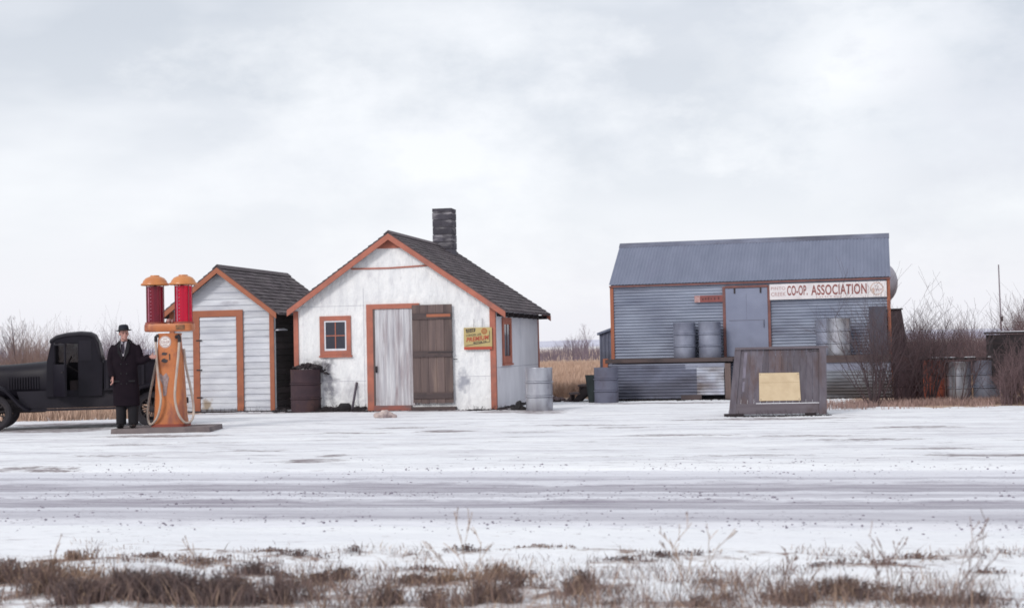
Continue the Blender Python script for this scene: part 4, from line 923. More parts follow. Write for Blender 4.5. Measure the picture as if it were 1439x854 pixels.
for sx_, key in ((-.265, 'fuel_dark'), (.262, 'fuel_bright')):
    zb_, zt_ = z2_ - .0, pz(400)
    mb = MB(); mb.lathe([(0, zb_ + .03), (.152, zb_ + .03), (.152, zt_ - .03), (0, zt_ - .03)], (sx_, 0, 0), 32); cyl = mb.build('glass_cylinder', key, pump, True)
    mb = MB(); mb.tube([(sx_ + (-.02 if sx_ > 0 else .0), .0, zb_), (sx_ + (-.02 if sx_ > 0 else .0), .0, zt_)], .035 if sx_ > 0 else .03, 12); mb.build('measure_column', 'fuel_shade', cyl)
    mb = MB()
    for i in range(10): z = zb_ + .08 + i * (zt_ - zb_ - .14) / 9; mb.box(sx_ - .045, sx_ - .02, -.165, -.155, z, z + .014)
    mb.box(sx_ - .085, sx_ - .065, -.150, -.146, zb_ + .04, zt_ - .04)
    mb.build('gallon_marks', pm('pale_marks', (.5, .2, .25), (.4, .1, .15), 9, .6), cyl)
    mb = MB()
    for an in (40, 140, 220, 320): a = R(an); mb.tube([(sx_ + .165 * math.cos(a), .165 * math.sin(a), zb_), (sx_ + .165 * math.cos(a), .165 * math.sin(a), zt_)], .009, 6)
    mb.build('guard_rods', pm('dark_red_rod', (.25, .04, .05), (.2, .04, .05), 9, .5), cyl)
    mb = MB(); mb.lathe([(.13, zb_ - .005), (.185, zb_), (.185, zb_ + .03), (.15, zb_ + .035)], (sx_, 0, 0), 32); mb.build('collar', 'pump_red', cyl, True)
    mb = MB(); mb.lathe([(0, -.01), (.16, -.01), (.245, -.012), (.256, .0), (.25, .022), (.225, .035), (.208, .075), (.168, .122), (.11, .148), (.085, .155), (.08, .174), (.0, .178)], (sx_, 0, zt_), 36); mb.build('cap', 'cap_orange', pump, True)
mb = MB(); mb.tube([(-.08, .02, z2_ - .01), (-.03, -.02, z2_ + .06), (.04, -.02, z2_ + .05), (.08, .02, z2_ - .01)], .022, 8); mb.ell((0, -.05, z2_ + .05), (.05, .05, .045)); mb.ell((.07, -.05, z2_ + .04), (.035, .035, .04)); mb.build('valve_fittings', pm('pinkish_brass', (.55, .30, .26), (.35, .2, .18), 9, .4, .4), pump, True)
# round badge, worn marks
zd = pz(480.5); 
def fy(z):
    for (w, d, za), (w2, d2, zb__) in zip(prof, prof[1:]):
        if za <= z <= zb__: return -(d + (d2 - d) * (z - za) / (zb__ - za + 1e-6)) / 2
    return -.17
y_ = fy(zd) - .006
mb = MB(); bx_ = -.04; rr = .108; ringm(mb, bx_, zd, rr, .0001, y_); ringm(mb, bx_, zd, rr, rr, y_); bdg = mb.build('round_badge', 'white_decal', pump)
mb = MB(); ringm(mb, bx_, zd, rr * .93, rr * .85, y_ - .002); mb.build('badge_ring', 'decal_mark', bdg)
text('CO-OP', bx_ - .075, bx_ + .08, zd - .022, zd + .022, y_ - .002, 'decal_mark', bdg)
mb = MB()
for i in range(4): mb.box(bx_ - .03 + .018 * i, bx_ - .02 + .018 * i, y_ - .002, y_ - .001, zd + .045, zd + .062); mb.box(bx_ - .04 + .022 * i, bx_ - .028 + .022 * i, y_ - .002, y_ - .001, zd - .065, zd - .048)
mb.build('badge_small_letters', 'decal_mark', bdg)
def blob(mb, cx, cz, w, h, y, n=18, seed=0):
    r_ = random.Random(seed); rs = [r_.uniform(.75, 1.15) for _ in range(n)]
    mb.prism([(cx + w * rs[i] * math.cos(2 * math.pi * i / n), cz + h * rs[i] * math.sin(2 * math.pi * i / n)) for i in range(n)], y - .003, y)
mb = MB(); z = pz(497); blob(mb, -.055, z, .055, .028, fy(z) - .004, seed=1); z = pz(506.5); blob(mb, -.055, z, .06, .038, fy(z) - .004, seed=2); z = pz(501); mb.box(.035, .05, fy(z) - .012, fy(z) - .004, z - .06, z + .05); mb.build('worn_numerals', 'dark_mark', body)
mb = MB(); z = pz(535)
pts_ = [(-.13, .16), (-.06, .09), (.0, .15), (.05, .06), (.02, -.08), (-.0, -.26), (-.06, -.27), (-.06, -.08), (-.12, .04)]
mb.raw([(x - .02, fy(z + zz_) - .006, z + zz_) for x, zz_ in pts_], [tuple(range(len(pts_)))]); mb.build('bare_paint_patch', 'worn_grey', body)
# hoses
def cr(pts, n=8):
    P = [Vector(p) for p in pts]; P = [P[0]] + P + [P[-1]]; out = []
    for i in range(1, len(P) - 2):
        for k in range(n):
            t = k / n; a, b, c, d = P[i - 1:i + 3]
            out.append(.5 * ((2 * b) + (c - a) * t + (2 * a - 5 * b + 4 * c - d) * t * t + (3 * b - a - 3 * c + d) * t ** 3))
    return out + [P[-2]]
def hp_(px, py, y): q = FL(PU, px, py, y); return (q.x, y, q.z)
hl = [hp_(219.5, 478, -.12), hp_(220.5, 505, -.2), hp_(224, 540, -.26), hp_(226.5, 562, -.28), hp_(222, 585, -.27), hp_(213, 596, -.22), hp_(208.5, 588, -.1), hp_(209.5, 565, .0), hp_(215, 535, .08), hp_(222, 500, .05)]
c_ = cr(hl); k_ = int(len(c_) * .62)
mb = MB(); mb.tube(c_, .021, 10); h1_ = mb.build('hose', 'hose', pump, True)
mb = MB(); q = hl[0]; mb.tube([(q[0] + .1, q[1] + .02, q[2] + .08), (q[0] + .02, q[1], q[2] + .08), (q[0], q[1], q[2] + .06), (q[0], q[1], q[2] - .03)], .03, 10); mb.build('nozzle', 'dark_metal', h1_, True)
hr = [hp_(252.5, 478, -.2), hp_(250.5, 505, -.24), hp_(247, 540, -.28), hp_(246.5, 562, -.3), hp_(252, 583, -.28), hp_(262, 594, -.22), hp_(271, 588, -.1), hp_(272.5, 572, .0), hp_(269, 548, .08), hp_(262, 515, .08), hp_(259, 490, .05)]
mb = MB(); mb.tube(cr(hr), .022, 10); h2_ = mb.build('hose', 'hose', pump, True)
mb = MB(); q = hr[0]; mb.tube([(q[0] - .07, q[1] + .04, q[2] + .06), (q[0] - .01, q[1], q[2] + .08), (q[0], q[1], q[2] + .05), (q[0], q[1], q[2] - .03)], .032, 10); mb.build('nozzle', 'dark_metal', h2_, True)

# ------------------------------------------------------------------ man
MPq = atY(178, 600, QY + .28)
man = thing('person', 'man in long black overcoat and dark brimmed hat with one hand on the pump', 'person', (MPq.x, QY + .28, SLZ), 0)
s_ = (QY + .28) / 2000.0
def mx(px): return (px - 178) * s_
def mz(py): return (600 - py) * s_
HZ = mz(467.5)
hm = Matrix.Rotation(R(28), 3, 'Z')
b = MB()
def limb(b, pts, rad, n=14): b.tube(cr(pts, 4), [r for i, r in enumerate([rad[int(min(len(rad) - 1, k / 4))] * (1 - (k / 4) % 1) + rad[int(min(len(rad) - 1, k / 4 + 1))] * ((k / 4) % 1) for k in range((len(pts) - 1) * 4 + 1)])], n)
hc = Vector((mx(176.5), -.02, HZ))
b.ell(hc + Vector((0, .01, .03)), (.076, .095, .095), m=hm); b.ell(hc + hm @ Vector((0, -.03, -.045)), (.058, .062, .07), m=hm)
b.ell(hc + hm @ Vector((0, -.098, -.018)), (.014, .022, .026), 10, 8, hm); b.ell(hc + hm @ Vector((0, -.083, -.095)), (.026, .02, .018), 10, 8, hm)
b.ell(hc + hm @ Vector((0, -.088, -.058)), (.026, .012, .010), 10, 8, hm); b.ell(hc + hm @ Vector((0, -.085, .022)), (.05, .014, .012), 10, 8, hm)
for e in (-1, 1): b.ell(hc + hm @ Vector((e * .077, .0, -.012)), (.012, .02, .032), 10, 8, hm); b.ell(hc + hm @ Vector((e * .042, -.06, -.03)), (.026, .026, .024), 10, 8, hm)
limb(b, [hc + Vector((0, .02, -.03)), hc + Vector((0, .02, -.17))], [.055, .062])
shz = mz(482)
b.loft([(0, 0, .95, .15, .10), (0, 0, 1.1, .14, .095), (0, 0, 1.3, .17, .11), (0, 0, shz - .06, .18, .10), (0, .01, shz + .01, .10, .07)], 20)
RS, RE, RW, RH = Vector((-.20, .01, shz - .05)), Vector((-.262, .0, 1.16)), Vector((mx(162.5), -.13, mz(528))), Vector((mx(163), -.07, mz(537)))
LS, LE, LW, LH = Vector((.20, .01, shz - .05)), Vector((.262, .01, 1.20)), Vector((mx(212), .0, mz(501))), Vector((mx(217.5), -.02, mz(499)))
limb(b, [RS, RE, RW], [.05, .042, .03]); limb(b, [LS, LE, LW], [.05, .042, .03])
def hand(b, w, d, thumb, side):
    d = d.normalized(); side = side.normalized(); nrm = d.cross(side)
    mm_ = Matrix((side, nrm, d)).transposed()
    b.ell(w + d * .045, (.038, .016, .05), 12, 8, mm_)
    for i, L_ in enumerate((.062, .072, .068, .052)):
        base = w + d * .078 + side * (-.028 + .0185 * i)
        b.tube([base, base + d * L_ * .45 + nrm * .006, base + d * L_ * .75 + nrm * .022, base + d * L_ * .9 + nrm * .04], [.0095, .009, .0085, .007], 8)
    t0 = w + d * .03 + side * thumb * .03; b.tube([t0, t0 + side * thumb * .028 + d * .025 + nrm * .01, t0 + side * thumb * .026 + d * .055 + nrm * .02], [.012, .011, .009], 8)
hand(b, RW, Vector((.02, -.02, -1)), -1, Vector((.5, -.85, 0))); hand(b, LW, Vector((1, -.1, .0)), 1, Vector((.05, .2, 1)))
for e in (-1, 1):
    fx = mx(171) if e < 0 else mx(188)
    limb(b, [(e * .09, 0, .95), (fx * .95, -.01, .5), (fx, 0, .09)], [.085, .06, .04]); b.ell((fx, -.05, .045), (.04, .10, .035), 12, 8)
bodyo = remesh(b, 'body', 'skin', man, .0065, 2)
for e in (-1, 1):
    mb = MB(); mb.ell(hc + hm @ Vector((e * .031, -.082, .002)), (.012, .008, .008), 10, 6, hm); mb.build('eye', 'hair', man, True)
mb = MB(); mb.ell(hc + Vector((0, 0, .0)) + hm @ Vector((0, .035, .03)), (.083, .078, .085), m=hm); mb.build('hair', 'hair', man, True)
# hat
hb = hc + Vector((0, .0, .048)); ht = Matrix.Translation(hb) @ Matrix.Rotation(R(28), 4, 'Z') @ Matrix.Rotation(R(-3), 4, 'X') @ Matrix.Rotation(R(-2), 4, 'Y')
mb = MB(); mb.lathe([(.085, .0), (.120, .001), (.135, .008), (.137, .013), (.12, .008), (.092, .008), (.091, .035), (.086, .075), (.074, .102), (.05, .112), (.02, .104), (0, .098)], n=32, m=ht, sx=1.0, sy=1.22)
mb.build('hat', 'hat', man, True)
mb = MB(); mb.lathe([(.0925, .01), (.094, .012), (.0925, .036), (.091, .036)], n=32, m=ht, sx=1.0, sy=1.22); mb.build('hat_band', 'hatband', man, True)
# overcoat
b = MB(); hem = mz(569)
b.loft([(.01, .0, hem, .235, .155), (.01, 0, .6, .235, .155), (.0, 0, .85, .228, .15), (0, 0, 1.05, .215, .142), (0, 0, 1.25, .225, .145), (0, 0, shz - .10, .235, .14), (0, .0, shz - .04, .215, .125), (0, .01, shz + .015, .15, .10), (0, .02, shz + .05, .09, .08)], 28, 2.3)
limb(b, [RS + Vector((.03, 0, -.0)), RS + Vector((-.025, 0, -.1)), RE, RW], [.085, .088, .075, .058]); limb(b, [LS + Vector((-.03, 0, 0)), LS + Vector((.02, 0, -.1)), LE, LW], [.085, .088, .078, .06])
coat = remesh(b, 'overcoat', 'coat', man, .011, 3)
mb = MB()
for e in (-1, 1):
    mb.raw([(e * .07, -.055, shz + .055), (e * .115, -.125, shz - .03), (e * .10, -.157, shz - .15), (e * .012, -.158, shz - .30), (e * .055, -.118, shz - .0)], [(0, 1, 2, 3, 4)])
    mb.raw([(e * .07, .05, shz + .085), (e * .075, -.05, shz + .06), (e * .125, -.09, shz - .0), (e * .12, .04, shz + .04)], [(0, 1, 2, 3)])
mb.raw([(-.05, .085, shz + .09), (.05, .085, shz + .09), (.07, .105, shz + .02), (-.07, .105, shz + .02)], [(0, 1, 2, 3)])
lp = mb.build('lapels', 'trousers', coat); sm_ = lp.modifiers.new('s', 'SOLIDIFY'); sm_.thickness = .012
mb = MB()
for z in (1.15, .98, .80):
    for x in (-.04, .06): mb.ell((x, -.152, z), (.012, .006, .012), 10, 6)
mb.build('buttons', 'hatband', coat)
mb = MB(); mb.box(-.195, -.07, -.150, -.135, .83, .86); mb.box(.09, .2, -.150, -.133, .83, .86); mb.build('pocket_flaps', 'trousers', coat)
mb = MB(); mb.raw([(-.055, -.085, shz + .05), (.055, -.085, shz + .05), (.05, -.145, shz - .05), (.01, -.151, shz - .22), (-.01, -.151, shz - .22), (-.05, -.145, shz - .05), (0, -.10, shz + .02)], [(0, 5, 4, 6), (6, 4, 3), (6, 3, 2, 1)]); mb.build('shirt', 'shirt', man)
mb = MB(); mb.raw([(-.014, -.108, shz + .025), (.014, -.108, shz + .025), (.022, -.154, shz - .12), (.0, -.158, shz - .19), (-.018, -.154, shz - .12)], [(0, 1, 2, 3, 4)]); mb.build('tie', 'tie', man)
b = MB()
for e in (-1, 1):
    fx = mx(171) if e < 0 else mx(188)
    limb(b, [(e * .09, 0, .9), (fx * .95, -.01, .5), (fx, 0, .06)], [.115, .098, .088])
remesh(b, 'trousers', 'trousers', man, .011, 2)
for e in (-1, 1):
    fx = mx(171) if e < 0 else mx(188); mb = MB(); mm_ = Matrix.Rotation(R(8 * e), 3, 'Z'); mb.ell((fx, -.07, .045), (.052, .135, .045), 16, 10, mm_); mb.ell((fx, .03, .06), (.048, .06, .06), 14, 8); mb.build('shoe', 'shoe', man, True)

# ------------------------------------------------------------------ pickup truck
fw = gnd(-9, 606); rw = Vector((atY(214, 560, 27.75).x, 27.75, 0)); dirv = (rw - fw); TA = math.atan2(dirv.y, dirv.x); WB = dirv.length
TR = (fw.copy(), TA)
truck = thing('pickup_truck', 'old black pickup truck with open cab door parked behind the man', 'pickup truck', fw, TA)
def tx(px, py=540): return FL(TR, px, py, 0).x
def tz(px, py): return FL(TR, px, py, 0).z
print('TRUCK', fw, WB, math.degrees(TA), 'roof', tz(110, 467), 'hood', tz(20, 511), tz(60, 506))
TWd = 1.45
xc0, xc1 = tx(66), tx(142); hz0, hz1 = tz(0, 514), tz(64, 507)
# hood (loft along x)
def loftx(rings, n=24, p=3.0):
    m_ = MB(); vs = []
    for (x, yc, zc, ry, rz) in rings:
        for j in range(n):
            a = 2 * math.pi * j / n; c, q = math.cos(a), math.sin(a)
            vs.append((x, yc + ry * math.copysign(abs(c) ** (2 / p), c), zc + rz * math.copysign(abs(q) ** (2 / p), q)))
    k = len(rings); fs = [(i * n + j, i * n + (j + 1) % n, (i + 1) * n + (j + 1) % n, (i + 1) * n + j) for i in range(k - 1) for j in range(n)] + [tuple(range(n)), tuple(range(k * n - 1, (k - 1) * n - 1, -1))]
    return m_.raw(vs, fs)
yc = TWd / 2
xh0 = -.42
hood = loftx([(xh0, yc, .90, .30, hz0 - .94), (xh0 + .05, yc, .90, .33, hz0 - .91), (.3, yc, .91, .40, hz0 + .02 - .91), (xc0 - .12, yc, .92, .50, hz1 - .93), (xc0, yc, .93, .58, hz1 - .925)], 32, 3).build('hood', 'black_paint', truck, True)
mb = MB()
for i in range(12): mb.bar((.25 + i * .05, yc - .43 - i * .006, .78), (.25 + i * .05, yc - .43 - i * .006, 1.02), .02, .02)
mb.build('louvres', 'black_paint_dull', hood)
mb = MB(); mb.box(xh0 - .06, xh0 - .005, yc - .30, yc + .30, .55, hz0 - .04); mb.build('radiator', 'dark_metal', truck)
for e in (-1, 1):
    mb = MB(); mb.lathe([(0, -.13), (.07, -.1), (.105, -.02), (.105, .02), (0, .02)], n=20, m=Matrix.Translation((xh0 - .08, yc + e * .42, .98)) @ Matrix.Rotation(R(-90), 4, 'Y')); mb.build('headlight', 'black_paint', truck, True)
# frame
mb = MB(); mb.box(xh0, WB + .7, yc - .38, yc - .30, .42, .52); mb.box(xh0, WB + .7, yc + .30, yc + .38, .42, .52); mb.box(-.05, .05, .1, TWd - .1, .30, .38); mb.box(WB - .06, WB + .06, .1, TWd - .1, .28, .40); mb.box(.0, .9, yc - .25, yc + .25, .32, .7); mb.build('chassis', 'dark_metal', truck)
# cab
zr = tz(110, 467); xo0, xo1 = tx(76), tx(110); yl, yr = .12, TWd - .12; zb_ = .62; zbelt = tz(110, 509)
cab = MB()
# cowl / front pillar wedge
for y0_, y1_ in ((yl, yl + .035), (yr - .035, yr)):
    cab.prism([(xc0 - .02, zb_), (xo0, zb_), (xo0, zbelt - .02), (xo0 + .0, tz(78, 480)), (tx(72.5), tz(72.5, 480)), (tx(66), hz1)], y0_, y1_)
    cab.prism([(xo1, zb_), (xc1 + .02, zb_), (xc1 + .04, zbelt), (tx(140), tz(140, 485)), (tx(135), tz(135, 475)), (xo1, tz(112, 474))], y0_, y1_)
    cab.prism([(tx(73), tz(73, 482)), (xo1 + .02, tz(112, 482)), (xo1 + .3, tz(125, 482)), (tx(131), tz(131, 470.5)), (tx(112), tz(112, 469)), (tx(92), tz(92, 471)), (tx(76), tz(76, 475))], y0_ + .002, y1_ - .002)
    if y0_ > 1: cab.box(xo0, xo1, y0_ + .003, y1_ - .003, zb_, zbelt)
cab.box(xc0 - .0, xc1, yl + .035, yr - .035, zb_, zb_ + .04)
cab.prism([(xc1 - .01, zb_), (xc1 + .03, zb_), (xc1 + .04, zbelt), (tx(139), tz(139, 480)), (tx(137), tz(137, 480)), (xc1 + .0, zbelt)], yl + .035, yr - .035)
cab.box(xc0 + .0, xc0 + .04, yl + .035, yr - .035, zb_, hz1 - .01)
cabo = cab.build('cab', 'black_paint', truck)
# roof with soft rounded rear
pts = [(tx(70), tz(70, 477.5)), (tx(78), tz(78, 472)), (tx(92), tz(92, 468.5)), (tx(112), tz(112, 466.5)), (tx(127), tz(127, 467.5)), (tx(134), tz(134, 471)), (tx(138), tz(138, 480)), (tx(141.5), tz(141.5, 493)), (tx(145), tz(145, 507))]
low = [(x + (.0 if i < 4 else -.012 * (i - 3)), z - .05) for i, (x, z) in enumerate(pts)]
mb = MB(); n = len(pts); vs = []
for k, (yy, dz_) in enumerate(((yl - .02, -.045), (yl + .03, -.008), (yl + .2, .015), (yc, .03), (yr - .2, .015), (yr - .03, -.008), (yr + .02, -.045))):
    for (x, z) in pts: vs.append((x, yy, z + dz_ * (1 if x < tx(136) else .2)))
mb.raw(vs, [(k * n + i, k * n + i + 1, (k + 1) * n + i + 1, (k + 1) * n + i) for k in range(6) for i in range(n - 1)])
ro = mb.build('cab_roof', 'cab_top', truck, True); sm_ = ro.modifiers.new('s', 'SOLIDIFY'); sm_.thickness = .04; sm_.offset = -1
mb = MB(); mb.raw([(tx(66) + .0, yl + .04, hz1), (tx(66), yr - .04, hz1), (tx(72.5), yr - .04, tz(72.5, 479)), (tx(72.5), yl + .04, tz(72.5, 479))], [(0, 1, 2, 3)]); 
gl = bpy.data.materials.new('windscreen_glass'); gl.use_nodes = True; bs = gl.node_tree.nodes['Principled BSDF']; bs.inputs['Base Color'].default_value = (.10, .09, .10, 1); bs.inputs['Roughness'].default_value = .25; bs.inputs['Alpha'].default_value = .72
mb.build('windscreen', gl, cabo)
# side curtain behind the door
mb = MB(); mb.box(xo0, xo1 + .02, yr - .02, yr - .015, zbelt, tz(95, 482)); mb.build('far_window', gl, cabo)
mb = MB(); mb.box(tx(111.5), tx(129), yl - .008, yl - .001, zbelt + .03, tz(120, 478)); mb.build('side_curtain', 'black_paint_dull', cabo)
# interior
mb = MB(); mb.box(tx(98), xc1 - .02, yl + .06, yr - .06, zb_ + .04, .92); mb.box(tx(128), xc1 - .02, yl + .06, yr - .06, .92, 1.38); mb.build('bench_seat', 'seat', truck)
mb = MB(); mw = Matrix.Translation((tx(92), yc - .28, 1.22)) @ Matrix.Rotation(R(-60), 4, 'Y'); n = 24
ring = [mw @ Vector((.19 * math.cos(i * 2 * math.pi / n), .19 * math.sin(i * 2 * math.pi / n), 0)) for i in range(n + 1)]; mb.tube(ring, .013, 6); mb.tube([mw @ Vector((0, 0, 0)), mw @ Vector((0, 0, -.5))], .018, 6); mb.bar(mw @ Vector((-.19, 0, 0)), mw @ Vector((.19, 0, 0)), .015, .015); mb.build('steering_wheel', 'dark_metal', truck, True)
# swung-open door
dm = Matrix.Translation((xo0 + .0, yl - .012, 0)) @ Matrix.Rotation(R(-58), 4, 'Z'); dw = (xo1 - xo0) * 1.02
mb = MB(); mb.box(0, dw, -.02, .02, zb_ + .01, zbelt - .03, dm); dro = mb.build('door', 'black_paint', truck)
mb = MB(); zt_ = tz(80, 483); mb.box(0, .03, -.015, .015, zbelt - .03, zt_, dm); mb.box(dw - .03, dw, -.015, .015, zbelt - .03, zt_, dm); mb.box(.03, dw - .03, -.015, .015, zt_ - .03, zt_, dm); mb.build('window_frame', 'black_paint', dro)
mb = MB(); mb.box(dw - .12, dw - .04, -.04, -.021, 1.08, 1.10, dm); mb.build('handle', 'dark_metal', dro)
# bed
xb0, xb1 = tx(146), WB + .52; zbt = tz(150, 507.5); zbb = tz(150, 549)
mb = MB(); mb.box(xb0, xb1, yl - .02, yl + .02, zbb, zbt); mb.box(xb0, xb1, yr - .02, yr + .02, zbb, zbt); mb.box(xb0, xb0 + .03, yl + .02, yr - .02, zbb, zbt - .01); mb.box(xb0, xb1, yl + .02, yr - .02, zbb, zbb + .04); bed = mb.build('bed', 'black_paint', truck)
mb = MB(); mb.box(xb1 + .001, xb1 + .03, yl - .02, yr + .02, zbb + .02, zbt - .02); mb.build('tailgate', 'black_paint', bed)
mb = MB(); mb.box(xb0, xb1, yl - .05, yl + .02, zbt, zbt + .025); mb.box(xb0, xb1, yr - .02, yr + .05, zbt, zbt + .025); mb.box(xb0 + .02, xb1 - .02, yl - .035, yl - .021, zbb + .02, zbb + .05)
for x in (xb0 + .04, (xb0 + xb1) / 2, xb1 - .08): mb.box(x, x + .05, yl - .045, yl - .021, zbb + .05, zbt)
mb.build('bed_rails', 'black_paint_dull', bed)
mb = MB(); mb.box(xb0, xb1 - .05, yl + .1, yl + .13, .45, zbb + .01); mb.box(xb0, xb1 - .05, yr - .13, yr - .1, .45, zbb + .01); mb.build('inner_panel', 'black_paint_dull', bed)
# running boards, aprons, fenders
for yy, sg_ in ((0., 1), (TWd, -1)):
    mb = MB(); xa_, xb_ = tx(38), WB - .42
    mb.box(xa_, xb_, min(yy - sg_ * .12, yy + sg_ * .14), max(yy - sg_ * .12, yy + sg_ * .14), .36, .395); mb.build('running_board', 'black_paint_dull', truck)
    mb = MB(); mb.raw([(xa_ - .1, yy + sg_ * .14, .40), (xb_, yy + sg_ * .14, .40), (xb_, yy + sg_ * .18, .74), (xa_ - .2, yy + sg_ * .18, .74)], [(0, 1, 2, 3)]); mb.build('splash_apron', 'black_paint_dull', truck)
    def fender(path, wd, nm):
        m_ = MB(); vs = []
        for (x, z) in path:
            for k_, (o_, dz_) in enumerate(((-.13, -.05), (-.12, -.01), (-.05, .012), (.05, .012), (.13, -.005))): vs.append((x, yy + sg_ * (o_ * wd), z + dz_))
        m_.raw(vs, [(i * 5 + j, i * 5 + j + 1, i * 5 + 6 + j, i * 5 + 5 + j) for i in range(len(path) - 1) for j in range(4)])
        o_ = m_.build(nm, 'black_paint', truck, True); s2 = o_.modifiers.new('s', 'SOLIDIFY'); s2.thickness = .015; return o_
    fender([(-.46, .50), (-.42, .66), (-.30, .80), (-.10, .87), (.08, .86), (.22, .79), (.34, .66), (.46, .52), (.58, .42), (.68, .385)], 1.15, 'front_fender')
    fender([(WB - .47, .385), (WB - .42, .52), (WB - .33, .68), (WB - .18, .79), (WB, .83), (WB + .18, .79), (WB + .33, .68), (WB + .43, .52)], 1.15, 'rear_fender')
for (x, y) in ((0, .0), (WB, .0), (0, TWd), (WB, TWd)):
    spoked(truck, (x, y, .345), .352, 'wheel', nsp=12, tw=.052, hub=.07)
mb = MB(); mb.box(xh0 - .25, xh0 - .21, yc - .65, yc + .65, .48, .56); mb.box(xh0 - .21, xh0, yc - .36, yc - .32, .47, .51); mb.box(xh0 - .21, xh0, yc + .32, yc + .36, .47, .51); mb.build('bumper', 'dark_metal', truck)

# ------------------------------------------------------------------ small things about the house
m = Matrix.Translation(HO[0]) @ Matrix.Rotation(HR, 4, 'Z')
p = gnd(429, 579); hpz = .98
hb_ = MB(); r2 = random.Random(4)
for i in range(110):
    a = r2.random() * 6.28; d = r2.random() ** .5 * .33; s = r2.uniform(.02, .055); hb_.ell((d * math.cos(a) + .03, d * math.sin(a), .02 + .10 * (1 - d / .36) + r2.uniform(-.01, .015)), (s * 1.3, s, s * .7), 6, 4, Matrix.Rotation(r2.random() * 3, 3, 'Z'))
for i in range(22):
    a = r2.uniform(-.8, .9); x = .25 + r2.random() * .3; hb_.ell((x, r2.uniform(-.15, .2), -.02 - (x - .25) * .25 + r2.uniform(-.03, .05)), (.05, .04, .03), 6, 4)
for i in range(26): x, y = r2.uniform(-.2, .5), r2.uniform(-.2, .2); hb_.tube([(x, y, -.0), (x + r2.uniform(-.12, .16), y + r2.uniform(-.1, .1), r2.uniform(.02, .16))], [.008, .004], 4)
o = hb_.build('rubble_heap', 'dirt', loc=(p.x, p.y + .2, hpz)); tag(o, 'dark heap of clods and sticks lying on top of the rusty drum', 'rubble')
db = MB()
for i in range(620):
    x = r2.uniform(.15, 1.95) if i % 2 else r2.uniform(-.5, 4.6); y = -abs(r2.gauss(0, .16 if x < 2 else .07)) - .02; s = r2.uniform(.012, .045) if x < 1.7 else r2.uniform(.006, .016)
    w = m @ Vector((x, y, 0)); db.ell((w.x, w.y, s * .2 + max(0, .09 + y * .4) * (x < 1.7)), (s * 1.5, s, s * .7), 6, 4, Matrix.Rotation(r2.random() * 3, 3, 'Z'))
for i in range(160):
    x = r2.uniform(.1, 1.7); y = -r2.uniform(.03, .35); w = m @ Vector((x, y, .02)); dx_ = r2.uniform(-.16, .16); db.tube([w, w + Vector((dx_, r2.uniform(-.05, .05), r2.uniform(.02, .16)))], [.006, .003], 4)
for i in range(120):
    x = HW + r2.uniform(.0, .25); y = r2.uniform(-.1, 4.5); s = r2.uniform(.015, .04); w = m @ Vector((x, y, .01)); db.ell(w, (s * 1.5, s, s * .7), 6, 4)
ms = Matrix.Translation(SO[0]) @ Matrix.Rotation(SR, 4, 'Z'); mc = Matrix.Translation(CP) @ Matrix.Rotation(CR, 4, 'Z'); mbd = Matrix.Translation(BP) @ Matrix.Rotation(BR, 4, 'Z')
for (mt_, xa_, xb_, y0_, sd_, n_, sz_) in ((ms, -.1, SW + .5, -.05, .10, 260, .022), (mc, -.5, CW, -DD - .02, .12, 420, .022), (mbd, b0 - .1, b1 + .1, -.05, .10, 150, .018), (m, HW - .6, HW + .6, -.1, .2, 160, .02)):
    for i in range(n_):
        sz__ = sz_ * r2.uniform(.4, 1.3); w = mt_ @ Vector((r2.uniform(xa_, xb_), y0_ - abs(r2.gauss(0, sd_)), sz__ * .2)); db.ell(w, (sz__ * 1.6, sz__, sz__ * .7), 6, 4, Matrix.Rotation(r2.random() * 3, 3, 'Z'))
    for i in range(n_ // 3):
        w = mt_ @ Vector((r2.uniform(xa_, xb_), y0_ - abs(r2.gauss(0, sd_ * .7)), 0)); db.tube([w, w + Vector((r2.gauss(0, .05), r2.gauss(0, .03), r2.uniform(.03, .13)))], [.004, .002], 3)
o = db.build('wall_foot_debris', 'dirt'); tag(o, 'dark soil, sticks and leaf litter along the foot of the house', 'debris', kind='stuff')
q = FL(HO, 485, 572, -.15); w = m @ Vector((q.x, -.15, .0)); mb = MB()
mb.loft([(0, 0, 0, .13, .09), (0, 0, .04, .15, .10), (0, 0, .15, .14, .095), (0, 0, .19, .10, .07)], 16, 3); mb.ell((-.13, 0, .07), (.07, .06, .06), 10, 6); o = mb.build('charred_block', 'coal', None, True, loc=w); tag(o, 'small charred block on the litter under the front window', 'block')
a = m @ Vector((FL(HO, 495, 573, -.2).x, -.2, .02)); b = m @ Vector((FL(HO, 502, 537, -.02).x, -.02, FL(HO, 502, 537, -.02).z)); mb = MB(); mb.bar((0, 0, 0), b - a, .03, .055); o = mb.build('leaning_slat', 'grey_wood', loc=a); tag(o, 'short grey slat leaning on the wall between window and door', 'slat')
q = gnd(539, 587); mb = MB()
for i, (x, y, z, s) in enumerate(((0, 0, .05, .12), (.11, .03, .05, .11), (-.09, .02, .05, .10), (.02, .02, .10, .09), (.21, .0, .03, .07))): mb.ell((x, y, z), (s * 1.1, s * .8, s * .75), 12, 8)
o = remesh(mb, 'snow_lump', 'snow_lump', None, .015, 2); o.location = (q.x, q.y, 0)
for v in o.data.vertices: v.co += v.normal * .02 * noise.noise(v.co * 12)
tag(o, 'dirty snow covered stone on the snow before the double doors', 'stone')
q = gnd(730, 577); mb = MB(); mb.ell((0, 0, .08), (.09, .08, .13), 9, 6); mb.ell((.06, 0, .04), (.12, .08, .06), 9, 6); mb.ell((-.08, .05, .03), (.1, .08, .05), 9, 6)
for v in range(len(mb.v)): c = Vector(mb.v[v]); mb.v[v] = tuple(c * (1 + .25 * noise.noise(c * 15)))
